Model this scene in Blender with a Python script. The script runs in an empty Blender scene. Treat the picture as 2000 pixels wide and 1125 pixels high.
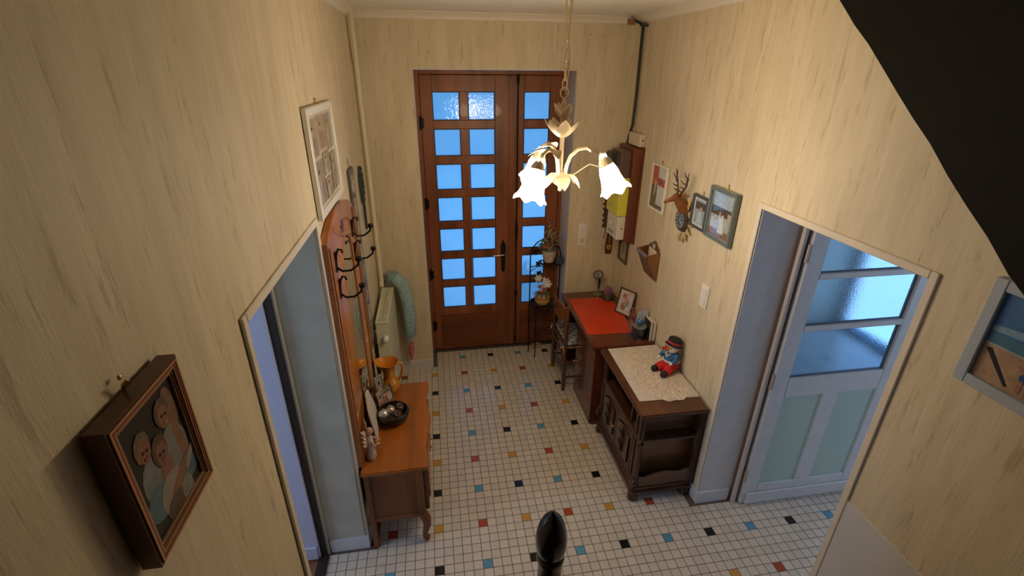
import bpy, bmesh, math, random
from mathutils import Vector, Matrix
random.seed(7)
PI = math.pi
# ------------------------------------------------------------------ camera, world, light, exposure
U = 0.0565                                   # floor tile pitch in metres
CAM = (0.1304, -4.1804, 2.6595)
FPX, YAW, PITCH, ROLL = 935.94, -0.162519, 1.141935, 0.008143
sc = bpy.context.scene
col = sc.collection
cd = bpy.data.cameras.new('camera'); cam = bpy.data.objects.new('camera', cd); col.objects.link(cam)
cd.sensor_fit = 'HORIZONTAL'; cd.sensor_width = 36; cd.lens = FPX / 2000 * 36; cd.clip_start = 0.02
RM = Matrix.Rotation(YAW, 3, 'Z') @ Matrix.Rotation(PITCH, 3, 'X') @ Matrix.Rotation(ROLL, 3, 'Z')
cam.matrix_world = Matrix.Translation(CAM) @ RM.to_4x4()
sc.camera = cam
sc.view_settings.view_transform = 'Standard'; sc.view_settings.look = 'None'
sc.view_settings.gamma = 1; sc.view_settings.use_curve_mapping = False
sc.view_settings.exposure = 0.0
sc.cycles.max_bounces = 8; sc.cycles.diffuse_bounces = 4; sc.cycles.transparent_max_bounces = 12
sc.cycles.sample_clamp_indirect = 4; sc.cycles.caustics_reflective = False; sc.cycles.caustics_refractive = False
w = bpy.data.worlds.new('sky'); sc.world = w; w.use_nodes = True
w.node_tree.nodes['Background'].inputs[0].default_value = (0.16, 0.44, 0.90, 1)
w.node_tree.nodes['Background'].inputs[1].default_value = 2.7
LAMP_STRENGTH = 54.0
def daylight(name, loc, rot, sx, sz, power):
    l = bpy.data.lights.new(name, 'AREA'); l.shape = 'RECTANGLE'; l.size = sx; l.size_y = sz
    l.energy = power; l.color = (0.70, 0.82, 1.0)
    o = bpy.data.objects.new(name, l); o.location = loc; o.rotation_euler = rot; col.objects.link(o)
daylight('daylight_right_glazed_door', (4.64, -.63, 1.10), (PI/2, 0, PI/2), 1.15, 2.0, 26)      # facing -X into the right room
daylight('daylight_right_window', (4.64, -3.3, 1.5), (PI/2, 0, PI/2), .75, 1.15, 9)
daylight('daylight_left_window', (-2.72, -2.95, 1.5), (PI/2, 0, -PI/2), 1.0, 1.2, 20)          # facing +X into the left room

# ------------------------------------------------------------------ materials
_mc = {}
def _nt(name):
    m = bpy.data.materials.new(name); m.use_nodes = True
    nt = m.node_tree; b = nt.nodes['Principled BSDF']
    return m, nt, b
def M(c, rough=.5, metal=0., var=0., scale=20., bump=0., stretch=(1, 1, 1), coat=0., name=None, spec=None, trans=0.):
    key = (tuple(c), rough, metal, var, scale, bump, stretch, coat, spec, trans)
    if key in _mc: return _mc[key]
    m, nt, b = _nt(name or 'mat'); L = nt.links.new
    b.inputs['Base Color'].default_value = (*c, 1); b.inputs['Roughness'].default_value = rough
    b.inputs['Metallic'].default_value = metal; b.inputs['Coat Weight'].default_value = coat
    b.inputs['Coat Roughness'].default_value = .04; b.inputs['Transmission Weight'].default_value = trans
    if spec is not None: b.inputs['Specular IOR Level'].default_value = spec
    if var or bump:
        tc = nt.nodes.new('ShaderNodeTexCoord'); mp = nt.nodes.new('ShaderNodeMapping')
        mp.inputs['Scale'].default_value = stretch; L(tc.outputs['Object'], mp.inputs['Vector'])
        no = nt.nodes.new('ShaderNodeTexNoise'); no.inputs['Scale'].default_value = scale; no.inputs['Detail'].default_value = 5
        L(mp.outputs[0], no.inputs['Vector'])
        if var:
            rp = nt.nodes.new('ShaderNodeValToRGB'); e = rp.color_ramp.elements
            e[0].position = .3; e[1].position = .7
            e[0].color = (*[x * (1 - var) for x in c], 1); e[1].color = (*[min(1, x * (1 + var * .6)) for x in c], 1)
            L(no.outputs['Fac'], rp.inputs[0]); L(rp.outputs[0], b.inputs['Base Color'])
        if bump:
            bp = nt.nodes.new('ShaderNodeBump'); bp.inputs['Strength'].default_value = bump; bp.inputs['Distance'].default_value = .01
            L(no.outputs['Fac'], bp.inputs['Height']); L(bp.outputs[0], b.inputs['Normal'])
    _mc[key] = m
    return m
def wood(c, axis='z', rough=.35, var=.5, scale=9., coat=.25):
    st = {'x': (.12, 1, 1), 'y': (1, .12, 1), 'z': (1, 1, .12)}[axis]
    return M(c, rough, 0, var, scale, .06, st, coat, 'wood_' + axis)
def wallpaper():
    m, nt, b = _nt('streaked_wallpaper'); L = nt.links.new; N = nt.nodes.new
    tc = N('ShaderNodeTexCoord')
    def noise(sx, sz, scale, det, rough=.6):
        mp = N('ShaderNodeMapping'); mp.inputs['Scale'].default_value = (sx, sx, sz); L(tc.outputs['Object'], mp.inputs['Vector'])
        n = N('ShaderNodeTexNoise'); n.inputs['Scale'].default_value = scale; n.inputs['Detail'].default_value = det
        n.inputs['Roughness'].default_value = rough; L(mp.outputs[0], n.inputs['Vector']); return n
    n1 = noise(4, .5, 4, 4); n2 = noise(7, .9, 5, 7, .7)
    r1 = N('ShaderNodeValToRGB'); e = r1.color_ramp.elements
    e[0].position = .3; e[0].color = (.62, .52, .36, 1); e[1].position = .65; e[1].color = (.72, .62, .455, 1)
    L(n1.outputs['Fac'], r1.inputs[0])
    r2 = N('ShaderNodeValToRGB'); e = r2.color_ramp.elements
    e[0].position = .35; e[0].color = (.33, .24, .12, 1); e[1].position = .43; e[1].color = (1, 1, 1, 1)
    L(n2.outputs['Fac'], r2.inputs[0])
    mx = N('ShaderNodeMix'); mx.data_type = 'RGBA'; mx.blend_type = 'MULTIPLY'; mx.inputs[0].default_value = .36
    L(r1.outputs[0], mx.inputs[6]); L(r2.outputs[0], mx.inputs[7]); L(mx.outputs[2], b.inputs['Base Color'])
    bp = N('ShaderNodeBump'); bp.inputs['Strength'].default_value = .45; bp.inputs['Distance'].default_value = .006
    L(n2.outputs['Fac'], bp.inputs['Height']); L(bp.outputs[0], b.inputs['Normal'])
    b.inputs['Roughness'].default_value = .62
    return m
WALL = wallpaper()
def tile_mat(c, var=.06, rough=.22):
    m, nt, b = _nt('tile'); L = nt.links.new; N = nt.nodes.new
    g = N('ShaderNodeNewGeometry'); s = N('ShaderNodeVectorMath'); s.operation = 'SNAP'; s.inputs[1].default_value = (U, U, 10)
    L(g.outputs['Position'], s.inputs[0]); wn = N('ShaderNodeTexWhiteNoise'); wn.noise_dimensions = '2D'; L(s.outputs[0], wn.inputs['Vector'])
    rp = N('ShaderNodeValToRGB'); e = rp.color_ramp.elements
    e[0].color = (*[x * (1 - var) for x in c], 1); e[1].color = (*[min(1, x * (1 + var)) for x in c], 1)
    L(wn.outputs['Value'], rp.inputs[0])
    no = N('ShaderNodeTexNoise'); no.inputs['Scale'].default_value = 160; L(g.outputs['Position'], no.inputs['Vector'])
    mx = N('ShaderNodeMix'); mx.data_type = 'RGBA'; mx.blend_type = 'MULTIPLY'; mx.inputs[0].default_value = .22
    L(rp.outputs[0], mx.inputs[6]); L(no.outputs['Fac'], mx.inputs[7]); L(mx.outputs[2], b.inputs['Base Color'])
    b.inputs['Roughness'].default_value = rough
    return m
def frosted(name, tint, rough=.22, bscale=60, bstr=.25, mixt=.5):
    m, nt, b = _nt(name); L = nt.links.new; N = nt.nodes.new
    out = nt.nodes['Material Output']; nt.nodes.remove(b)
    tc = N('ShaderNodeTexCoord'); no = N('ShaderNodeTexNoise'); no.inputs['Scale'].default_value = bscale; no.inputs['Detail'].default_value = 2
    L(tc.outputs['Object'], no.inputs['Vector'])
    bp = N('ShaderNodeBump'); bp.inputs['Strength'].default_value = bstr; bp.inputs['Distance'].default_value = .004; L(no.outputs['Fac'], bp.inputs['Height'])
    rf = N('ShaderNodeBsdfRefraction'); rf.inputs['Color'].default_value = (*tint, 1); rf.inputs['Roughness'].default_value = rough; rf.inputs['IOR'].default_value = 1.03
    tl = N('ShaderNodeBsdfTranslucent'); tl.inputs['Color'].default_value = (*tint, 1)
    gl = N('ShaderNodeBsdfGlossy'); gl.inputs['Roughness'].default_value = .06; gl.inputs['Color'].default_value = (1, 1, 1, 1)
    L(bp.outputs[0], rf.inputs['Normal']); L(bp.outputs[0], gl.inputs['Normal'])
    m1 = N('ShaderNodeMixShader'); m1.inputs[0].default_value = mixt; L(rf.outputs[0], m1.inputs[1]); L(tl.outputs[0], m1.inputs[2])
    fr = N('ShaderNodeFresnel'); fr.inputs['IOR'].default_value = 1.45
    ge = N('ShaderNodeNewGeometry'); om = N('ShaderNodeMath'); om.operation = 'SUBTRACT'; om.inputs[0].default_value = 1; L(ge.outputs['Backfacing'], om.inputs[1])
    fm_ = N('ShaderNodeMath'); fm_.operation = 'MULTIPLY'; L(fr.outputs[0], fm_.inputs[0]); L(om.outputs[0], fm_.inputs[1])   # reflect on the outer faces only
    m2 = N('ShaderNodeMixShader'); L(fm_.outputs[0], m2.inputs[0]); L(m1.outputs[0], m2.inputs[1]); L(gl.outputs[0], m2.inputs[2])
    L(m2.outputs[0], out.inputs['Surface'])
    return m
def emit(c, s):
    m, nt, b = _nt('lit_glass'); b.inputs['Base Color'].default_value = (1, .95, .85, 1)
    b.inputs['Emission Color'].default_value = (*c, 1); b.inputs['Emission Strength'].default_value = s
    return m

# ------------------------------------------------------------------ mesh helpers
class B:
    def __init__(s): s.v = []; s.f = []; s.m = []; s.T = Matrix.Identity(4); s.mi = 0
    def pt(s, p): s.v.append((s.T @ Vector(p))[:]); return len(s.v) - 1
    def face(s, idx): s.f.append(idx); s.m.append(s.mi)
    def box(s, x0, x1, y0, y1, z0, z1):
        i = [s.pt(p) for p in ((x0,y0,z0),(x1,y0,z0),(x1,y1,z0),(x0,y1,z0),(x0,y0,z1),(x1,y0,z1),(x1,y1,z1),(x0,y1,z1))]
        for q in ((0,3,2,1),(4,5,6,7),(0,1,5,4),(1,2,6,5),(2,3,7,6),(3,0,4,7)): s.face([i[k] for k in q])
        return s
    def prism(s, poly, a, b, axis='y'):
        f = {'x': lambda p, d: (d, p[0], p[1]), 'y': lambda p, d: (p[0], d, p[1]), 'z': lambda p, d: (p[0], p[1], d)}[axis]
        A = [s.pt(f(p, a)) for p in poly]; Bv = [s.pt(f(p, b)) for p in poly]; n = len(poly)
        s.face(A[::-1]); s.face(Bv)
        for k in range(n): s.face([A[k], A[(k+1) % n], Bv[(k+1) % n], Bv[k]])
        return s
    def frame(s, x0, x1, z0, z1, t, y0, y1):           # picture-frame border in the xz plane
        s.box(x0, x0+t, y0, y1, z0, z1); s.box(x1-t, x1, y0, y1, z0, z1)
        s.box(x0+t, x1-t, y0, y1, z0, z0+t); s.box(x0+t, x1-t, y0, y1, z1-t, z1); return s
    def lathe(s, prof, c=(0,0,0), n=24, axis=None, ripple=None):
        T0 = s.T.copy(); s.T = s.T @ Matrix.Translation(c)
        if axis is not None: s.T = s.T @ Vector((0,0,1)).rotation_difference(Vector(axis)).to_matrix().to_4x4()
        rows = []
        for k, (r, z) in enumerate(prof):
            row = []
            for j in range(n):
                a = 2*PI*j/n; rr = r; zz = z
                if ripple: rr, zz = ripple(k, a, r, z)
                row.append(s.pt((rr*math.cos(a), rr*math.sin(a), zz)))
            rows.append(row)
        for k in range(len(rows)-1):
            for j in range(n): s.face([rows[k][j], rows[k][(j+1) % n], rows[k+1][(j+1) % n], rows[k+1][j]])
        if prof[0][0] > 1e-5 and not ripple: s.face(rows[0][::-1])
        if prof[-1][0] > 1e-5 and not ripple: s.face(rows[-1])
        s.T = T0; return s
    def ell(s, c, rx, ry=None, rz=None, nu=16, nv=10):
        ry = ry or rx; rz = rz or rx; rows = []
        for k in range(nv+1):
            t = PI*k/nv; rows.append([s.pt((c[0]+rx*math.sin(t)*math.cos(2*PI*j/nu), c[1]+ry*math.sin(t)*math.sin(2*PI*j/nu), c[2]-rz*math.cos(t))) for j in range(nu)])
        for k in range(nv):
            for j in range(nu): s.face([rows[k][j], rows[k][(j+1) % nu], rows[k+1][(j+1) % nu], rows[k+1][j]])
        return s
    def tube(s, pts, r, n=8, closed=False):
        P = [Vector(p) for p in pts]; N = len(P); rs = r if isinstance(r, (list, tuple)) else [r]*N
        up = None; rows = []
        for k in range(N):
            if closed: t = P[(k+1) % N]-P[k-1]
            else: t = P[min(k+1, N-1)]-P[max(k-1, 0)]
            t = t.normalized() if t.length > 1e-9 else Vector((0,0,1))
            if up is None: up = Vector((0,0,1)) if abs(t.z) < .9 else Vector((1,0,0))
            a = t.cross(up)
            if a.length < 1e-6: a = t.cross(Vector((1,0,0)))
            a.normalize(); b = a.cross(t).normalized(); up = b
            rows.append([s.pt(P[k]+a*(rs[k]*math.cos(2*PI*j/n))+b*(rs[k]*math.sin(2*PI*j/n))) for j in range(n)])
        for k in range(N if closed else N-1):
            q = rows[(k+1) % N]
            for j in range(n): s.face([rows[k][j], rows[k][(j+1) % n], q[(j+1) % n], q[j]])
        if not closed: s.face(rows[0][::-1]); s.face(rows[-1])
        return s
    def bar(s, p0, p1, w, h):                           # rectangular bar; w sideways, h up
        p0 = Vector(p0); p1 = Vector(p1); t = (p1-p0).normalized()
        a = t.cross(Vector((0,0,1)));
        if a.length < 1e-4: a = Vector((1,0,0))
        a.normalize(); b = a.cross(t).normalized(); i = []
        for p in (p0, p1):
            for sx, sy in ((-1,-1),(1,-1),(1,1),(-1,1)): i.append(s.pt(p+a*(sx*w/2)+b*(sy*h/2)))
        for q in ((0,1,2,3),(7,6,5,4),(0,4,5,1),(1,5,6,2),(2,6,7,3),(3,7,4,0)): s.face([i[k] for k in q])
        return s
    def leaf(s, base, d, L, W, up=(0,0,1), curl=.2, seg=5, lobe=0.):
        d = Vector(d).normalized(); up = Vector(up); sd = d.cross(up)
        if sd.length < 1e-4: sd = d.cross(Vector((1,0,0)))
        sd.normalize(); n = sd.cross(d).normalized(); base = Vector(base); rows = []
        for k in range(seg+1):
            u = k/seg; ww = W*math.sin(PI*min(1, u*.93+.07))**.8*(1+lobe*math.sin(u*PI*5)) if k < seg else W*.02
            c = base+d*(L*u)+n*(-curl*L*u*u)
            rows.append([s.pt(c-sd*ww+n*.25*ww), s.pt(c), s.pt(c+sd*ww+n*.25*ww), s.pt(c-n*.0015)])
        for k in range(seg):
            a, b = rows[k], rows[k+1]
            for i, j in ((0,1),(1,2),(2,3),(3,0)): s.face([a[i], a[j], b[j], b[i]])
        return s
    def build(s, name, mats, parent=None, smooth=False, bevel=0., seg=1):
        me = bpy.data.meshes.new(name); me.from_pydata(s.v, [], s.f)
        for m in (mats if isinstance(mats, (list, tuple)) else [mats]): me.materials.append(m)
        me.polygons.foreach_set('material_index', s.m)
        bm = bmesh.new(); bm.from_mesh(me); bmesh.ops.recalc_face_normals(bm, faces=bm.faces)
        if bevel:
            ed = [e for e in bm.edges if len(e.link_faces) == 2 and e.calc_face_angle(0) > .6]
            bmesh.ops.bevel(bm, geom=ed, offset=bevel, segments=seg, affect='EDGES', clamp_overlap=True)
        bm.to_mesh(me); bm.free()
        if smooth:
            me.polygons.foreach_set('use_smooth', [True]*len(me.polygons)); me.set_sharp_from_angle(angle=.75)
        o = bpy.data.objects.new(name, me); col.objects.link(o)
        if parent: o.parent = parent
        return o
def tag(o, label=None, cat=None, group=None, kind=None):
    if label: o['label'] = label
    if cat: o['category'] = cat
    if group: o['group'] = group
    if kind: o['kind'] = kind
    return o
def thing(name, label, cat, loc=(0,0,0), rotz=0, group=None, kind=None):
    o = bpy.data.objects.new(name, None); o.empty_display_size = .05; col.objects.link(o)
    o.location = loc; o.rotation_euler = (0, 0, rotz)
    return tag(o, label, cat, group, kind)
def struct(o, label=None): return tag(o, label, None, None, 'structure')
def copy_part(o, parent, loc=None, rot=None):
    c = o.copy(); col.objects.link(c); c.parent = parent
    if loc is not None: c.location = loc
    if rot is not None: c.rotation_euler = rot
    return c
def arc(cx, cz, rx, rz, a0, a1, n): return [(cx+rx*math.cos(math.radians(a0+(a1-a0)*k/n)), cz+rz*math.sin(math.radians(a0+(a1-a0)*k/n))) for k in range(n+1)]
def printed(name, parent, x0, x1, z0, z1, y, shapes, gloss=.12, coat=0.):
    """a flat print facing -Y: layered thin shapes (e ellipse, r rectangle, p polygon), each its own colour"""
    b = B(); mats = []
    def mi(c):
        m = M(c, gloss, coat=coat, var=.22, scale=38)
        if m not in mats: mats.append(m)
        return mats.index(m)
    W, H = x1-x0, z1-z0
    for k, sh in enumerate(shapes):
        yy = y-.00009*k
        if sh[0] == 'r': poly = [(sh[1], sh[3]), (sh[2], sh[3]), (sh[2], sh[4]), (sh[1], sh[4])]; c = sh[5]
        elif sh[0] == 'e':
            rot = sh[6] if len(sh) > 6 else 0; poly = []
            for j in range(14):
                a = 2*PI*j/14; ex, ez = sh[3]*math.cos(a), sh[4]*math.sin(a)
                poly.append((sh[1]+ex*math.cos(rot)-ez*math.sin(rot), sh[2]+ex*math.sin(rot)+ez*math.cos(rot)))
            c = sh[5]
        else: poly = sh[1]; c = sh[2]
        b.mi = mi(c); P = [(x0+max(0, min(1, p[0]))*W, z0+max(0, min(1, p[1]))*H) for p in poly]
        b.prism(P, yy-.00008, yy+.0002, 'y')
    return b.build(name, mats, parent)

# palette
DOORW = wood((.25, .076, .026), 'z', .42, .5, 9, .04); DOORWX = wood((.18, .048, .015), 'x', .4, .55, 5, .06)
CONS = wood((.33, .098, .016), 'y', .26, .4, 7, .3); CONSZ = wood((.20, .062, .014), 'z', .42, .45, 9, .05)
RACK = wood((.40, .14, .03), 'z', .25, .3, 8, .5)
DESKW = wood((.12, .034, .016), 'y', .22, .5, 8, .5); DESKZ = wood((.11, .03, .015), 'z', .25, .45)
BUFF = wood((.085, .030, .014), 'y', .26, .45, 8, .3); BUFZ = wood((.06, .022, .011), 'z', .32, .45, 9, .15)
CHAIRW = wood((.11, .040, .014), 'z', .3, .4); STAIRW = wood((.020, .012, .008), 'y', .35, .3)
BLACKIRON = M((.012, .011, .012), .45, .6); IRON = M((.03, .025, .02), .4, .8)
CREAM = M((.62, .50, .33), .4); WHITE = M((.80, .77, .72), .35); PAINT = M((.66, .65, .66), .4, var=.06, scale=14, bump=.04)
REVEAL = M((.54, .53, .43), .6, var=.12, scale=7, bump=.12, name='reveal_paper')
GREEN = M((.46, .60, .53), .45); BRASS = M((.62, .42, .14), .3, .9); CHROME = M((.75, .74, .72), .22, 1)
GLASS = M((.02, .02, .022), .03, spec=.6); MIRROR = M((.86, .87, .86), .015, 1.)
BLK = M((.012, .012, .013), .35)

# ------------------------------------------------------------------ the setting
XL, XR, YB, YD, H = -.3955, 1.7515, -.1667, .1412, 3.03
XLO, XRO = -.65, 2.0                       # outer faces of the side walls
YF, YN, ZT = -2.06, -2.95, 2.03            # side openings: far edge, near edge, head
TOP, BACK = 5.6, -5.4
b = B(); b.box(XLO, XL, YF, YB, 0, H+.2); b.box(XLO, XL, YN, YF, ZT, TOP); b.box(XLO, XL, BACK, YN, 0, TOP)
b.box(XLO, XL, -2.3, YF, H, TOP); struct(b.build('wall_left', WALL))
b = B(); b.box(XR, XRO, YF, YB, 0, H+.2); b.box(XR, XRO, YN, YF, ZT, TOP); b.box(XR, XRO, BACK, YN, 0, TOP)
struct(b.build('wall_right', WALL))
b = B(); Y2 = .36
b.box(-2.8, .017, YB, Y2, -.1, H+.2); b.box(.017, 1.298, YB, Y2, 2.65, H+.2); b.box(1.298, XRO, YB, Y2, -.1, H+.2)
b.box(XRO, 4.8, .1, Y2, -.1, H+.2)
struct(b.build('wall_back', WALL))
b = B(); b.box(XLO, XRO, BACK-.2, BACK, 0, TOP); struct(b.build('wall_front', M((.10, .07, .045), .6)))  # unseen wall; its dark brown is chosen to cut bounced light near the camera
# door reveal lining of painted plaster
b = B(); b.box(1.298-.003, 1.300, YB+.012, YD-.02, 0, 2.65); b.box(.015, .020, YB+.012, YD-.02, 0, 2.65); struct(b.build('trim_7', PAINT))
for n, x0, x1 in (('trim_8', XLO, XL), ('trim_9', XR, XRO)):     # lining of the two side openings
    b = B(); b.box(x0+.002, x1-.012, YF-.004, YF, 0, ZT); b.box(x0+.002, x1-.012, YN, YN+.004, 0, ZT); b.box(x0+.002, x1-.012, YN, YF, ZT-.004, ZT)
    struct(b.build(n, REVEAL if x0 < 0 else PAINT))
CEIL = M((.80, .77, .74), .7, var=.04, scale=3)
b = B(); b.box(XLO, XRO, -2.3, YB, H, H+.2); b.box(XLO, XRO, -2.3, -2.1, H+.2, TOP)
struct(b.build('ceiling', CEIL)); struct(B().box(XLO, XRO, BACK, -2.3, TOP, TOP+.2).build('ceiling_stairwell', M((.10, .07, .045), .6)))  # unseen stairwell ceiling, coloured dark so less light bounces back down
# cornice round the hall
def cornice(name, pts):
    b = B()
    for (p0, p1, ax) in pts:
        pr = [(0, 0), (-.055, 0), (-.055, -.008), (-.04, -.014), (-.02, -.03), (-.014, -.045), (0, -.05)]
        if ax == 'x': b.prism([(YB+q[0], H+q[1]) for q in pr], p0, p1, 'x')
        elif ax == 'l': b.prism([(XL-q[0], H+q[1]) for q in pr], p0, p1, 'y')
        else: b.prism([(XR+q[0], H+q[1]) for q in pr], p0, p1, 'y')
    struct(b.build(name, M((.78, .72, .64), .5)))
cornice('trim_1', [(XL, XR, 'x')]); cornice('trim_2', [(-2.3, YB, 'l')]); cornice('trim_3', [(-2.3, YB, 'r')])
# casings of the side openings
for n, xa, xb in (('trim_4', XL, XL+.010), ('trim_5', XR-.010, XR)):
    b = B(); t = .03
    b.box(xa, xb, YF, YF+t, 0, ZT+t); b.box(xa, xb, YN-t, YN, 0, ZT+t); b.box(xa, xb, YN, YF, ZT, ZT+t)
    struct(b.build(n, M((.74, .66, .56), .45), bevel=.003))
BASEB = M((.66, .64, .66), .45, var=.08, scale=8)
b = B(); b.box(XL, .017, YB-.014, YB, 0, .1); b.box(1.298, XR, YB-.014, YB, 0, .1); struct(b.build('baseboard_back', BASEB, bevel=.003))
b = B(); b.box(XL, XL+.014, YF, YB-.014, 0, .1); b.box(XLO+.04, XL+.014, YF-.016, YF, 0, .1); struct(b.build('baseboard_left', BASEB, bevel=.003))
b = B(); b.box(XR-.014, XR, YF, YB-.014, 0, .1); b.box(XR-.014, XRO-.03, YF-.016, YF, 0, .1); struct(b.build('baseboard_right', BASEB, bevel=.003))
b = B(); b.box(XR-.006, XR, BACK, YN-.03, 0, 1.04); struct(b.build('wainscot', M((.62, .62, .63), .5, var=.05, scale=6)), 'smooth painted lower wall panel beside the stairs')
bpy.data.objects['wainscot'].name = 'trim_6'
# side rooms
ROOMW = M((.68, .68, .72), .6)
b = B(); b.box(-2.8, XLO, -1.85, -1.75, -.1, H); b.box(-2.8, XLO, -4.2, -4.1, -.1, H); b.box(-2.9, -2.8, -4.2, -3.5, -.1, H); b.box(-2.9, -2.8, -2.4, -1.75, -.1, H)
b.box(-2.9, -2.8, -3.5, -2.4, -.1, .85); b.box(-2.9, -2.8, -3.5, -2.4, 2.15, H); struct(b.build('wall_left_room', ROOMW))
b = B(); b.box(-2.8, XLO, -4.1, -1.75, H, H+.1); struct(b.build('ceiling_left_room', ROOMW))
b = B(); b.box(4.7, 4.8, 0, .1, -.1, H); b.box(4.7, 4.8, -2.9, -1.27, -.1, H); b.box(4.7, 4.8, -4.2, -3.7, -.1, H); b.box(4.7, 4.8, -1.27, 0, 2.15, H); b.box(4.7, 4.8, -3.7, -2.9, -.1, .9); b.box(4.7, 4.8, -3.7, -2.9, 2.1, H); b.box(XRO, 4.8, -4.2, -4.1, -.1, H); struct(b.build('wall_right_room', ROOMW))
b = B(); b.box(XRO, 4.8, -4.1, .1, H, H+.1); struct(b.build('ceiling_right_room', ROOMW))
b = B(); b.box(-2.8, XLO+.0, -4.1, -1.85, -.1, -.002); struct(b.build('floor_left_room', M((.30, .12, .06), .4, var=.3, scale=9)))
b = B(); b.box(XLO-.03, XLO+.03, YN+.02, YF-.01, -.002, .014); struct(b.build('trim_10', M((.03, .02, .018), .4), bevel=.004), 'dark threshold strip of the doorway beside the chest')
# right room glazed door and window
for nm, y0, y1, z0, z1, lab in (('window_1', -1.27, .0, 0, 2.15, 'tall glazed garden door of the side room seen through pebbled door glass'), ('window_3', -3.7, -2.9, .9, 2.1, 'daylit window of the side room beyond the white door')):
    wn = thing(nm, lab, None, (0, 0, 0), kind='structure'); b = B(); xa, xb = 4.73, 4.77
    b.box(xa, xb, y0, y0+.05, z0, z1); b.box(xa, xb, y1-.05, y1, z0, z1); b.box(xa, xb, y0+.05, y1-.05, z0, z0+.05); b.box(xa, xb, y0+.05, y1-.05, z1-.05, z1); b.box(xa, xb, (y0+y1)/2-.03, (y0+y1)/2+.03, z0+.05, z1-.05)
    b.build('window_frame', WHITE, wn)
wn = thing('window_2', 'daylit window of the side room beside the hall', None, (0, 0, 0), kind='structure')
b = B(); b.box(-2.87, -2.83, -3.5, -3.45, .85, 2.15); b.box(-2.87, -2.83, -2.45, -2.4, .85, 2.15); b.box(-2.87, -2.83, -3.45, -2.45, .85, .9); b.box(-2.87, -2.83, -3.45, -2.45, 2.1, 2.15); b.box(-2.87, -2.83, -2.98, -2.92, .9, 2.1)
b.build('window_frame', WHITE, wn)
# outside: pale paved forecourt and the rendered wall of a house across the way
b = B(); b.box(-14, 16, Y2, 14, -.3, -.1); struct(b.build('ground', M((.62, .62, .60), .8, var=.15, scale=1.5)), 'pale paved forecourt outside the front door')
tag(B().box(-14, 16, 12, 12.3, -.1, 4).build('garden_wall', M((.5, .5, .48), .8, var=.2, scale=2)), 'rendered wall standing across the forecourt', 'wall')
pl = thing('added_dark_shape', 'unidentified dark shape added outside the narrow door leaf, built as trough and leaves', 'dark shape', (1.25, .85, -.1))  # added unseen object that darkens the low panes; what stands there is unknown
B().prism([(-.28, 0), (.28, 0), (.34, .5), (-.34, .5)], -.16, .16, 'y').build('trough', M((.03, .035, .04), .6), pl, bevel=.01)
b = B()
for k in range(60):
    a = random.random()*2*PI; b.leaf((random.uniform(-.28, .28), random.uniform(-.12, .12), .48), (math.cos(a)*.6, math.sin(a)*.6, 1), random.uniform(.12, .3), .03)
b.build('foliage', M((.03, .07, .05), .5), pl)

# floor: grout slab, with tiles proud of it
b = B(); b.box(XLO, 4.7, BACK, Y2, -.12, 0); flo = struct(b.build('floor', M((.13, .10, .07), .8, var=.2, scale=30)))
TM = {'w': tile_mat((.70, .63, .56)), 'k': tile_mat((.012, .012, .014), .2), 'b': tile_mat((.11, .32, .52), .08), 'y': tile_mat((.62, .33, .06), .08), 'r': tile_mat((.40, .075, .03), .1)}
def tkind(i, j):
    if i % 5 or j % 5: return 'w'
    return (('k', 'b') if (j//5) % 2 == 0 else ('y', 'r'))[(i//5) % 2]
RT = RM.transposed()
def px(p):
    d = RT @ (Vector(p)-Vector(CAM))
    return 1000+FPX*d.x/-d.z, 562.5-FPX*d.y/-d.z, -d.z
cand = []
for i in range(-12, 84):
    for j in range(-4, 90):
        x, y = (i+.5)*U, -(j+.5)*U
        inhall = XL+.03 < x < XR-.03 and -4.4 < y < YB-.03
        indoor = .03 < x < 1.285 and YB-.03 <= y < YD-.04
        inopenL = XLO+.05 < x <= XL+.03 and YN+.03 < y < YF-.04
        inopenR = XR-.03 <= x < XRO+.02 and YN+.03 < y < YF-.04
        inroom = XRO+.02 <= x < 4.6 and -4.0 < y < 0
        if not (inhall or indoor or inopenL or inopenR or inroom): continue
        u, v, dz = px((x, y, 0))
        hid = (-.36 < x < -.03 and -2.05 < y < -1.25) or (x > 1.25 and -1.98 < y < -.2 and x < XR) or (1040 < u < 1112 and v > 1000) or (x < XL and u < 640) or u > 1660-(v-950)*.5
        cand.append((-1 if (hid or not (5 < u < 1995 and 5 < v < 1120) or dz < .1) else 1/dz, i, j))
cand.sort(key=lambda c: -c[0])
e = U-.0035
def tile_geo(bb, x, y):
    h, c = .0025, .0012
    o = [bb.pt((x+sx*e/2, y+sy*e/2, -.002)) for sx, sy in ((-1,-1),(1,-1),(1,1),(-1,1))]
    m_ = [bb.pt((x+sx*e/2, y+sy*e/2, h-c)) for sx, sy in ((-1,-1),(1,-1),(1,1),(-1,1))]
    t = [bb.pt((x+sx*(e/2-c), y+sy*(e/2-c), h)) for sx, sy in ((-1,-1),(1,-1),(1,1),(-1,1))]
    bb.face(t)
    for k in range(4):
        q = (k+1) % 4; bb.face([o[k], o[q], m_[q], m_[k]]); bb.face([m_[k], m_[q], t[q], t[k]])
protos = {}
rest = B(); kk = 'wkbyr'
for n, (s_, i, j) in enumerate(cand):
    x, y, t = (i+.5)*U, -(j+.5)*U, tkind(i, j)
    if n < 300 and s_ > 0:
        if t not in protos:
            pb = B(); tile_geo(pb, 0, 0); o = pb.build('tile', TM[t], flo); protos[t] = o; o.location = (x, y, 0)
        else: copy_part(protos[t], flo, (x, y, 0))
    else: rest.mi = kk.index(t); tile_geo(rest, x, y)
tag(rest.build('tiles', [TM[k] for k in kk], flo), kind='stuff')

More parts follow.
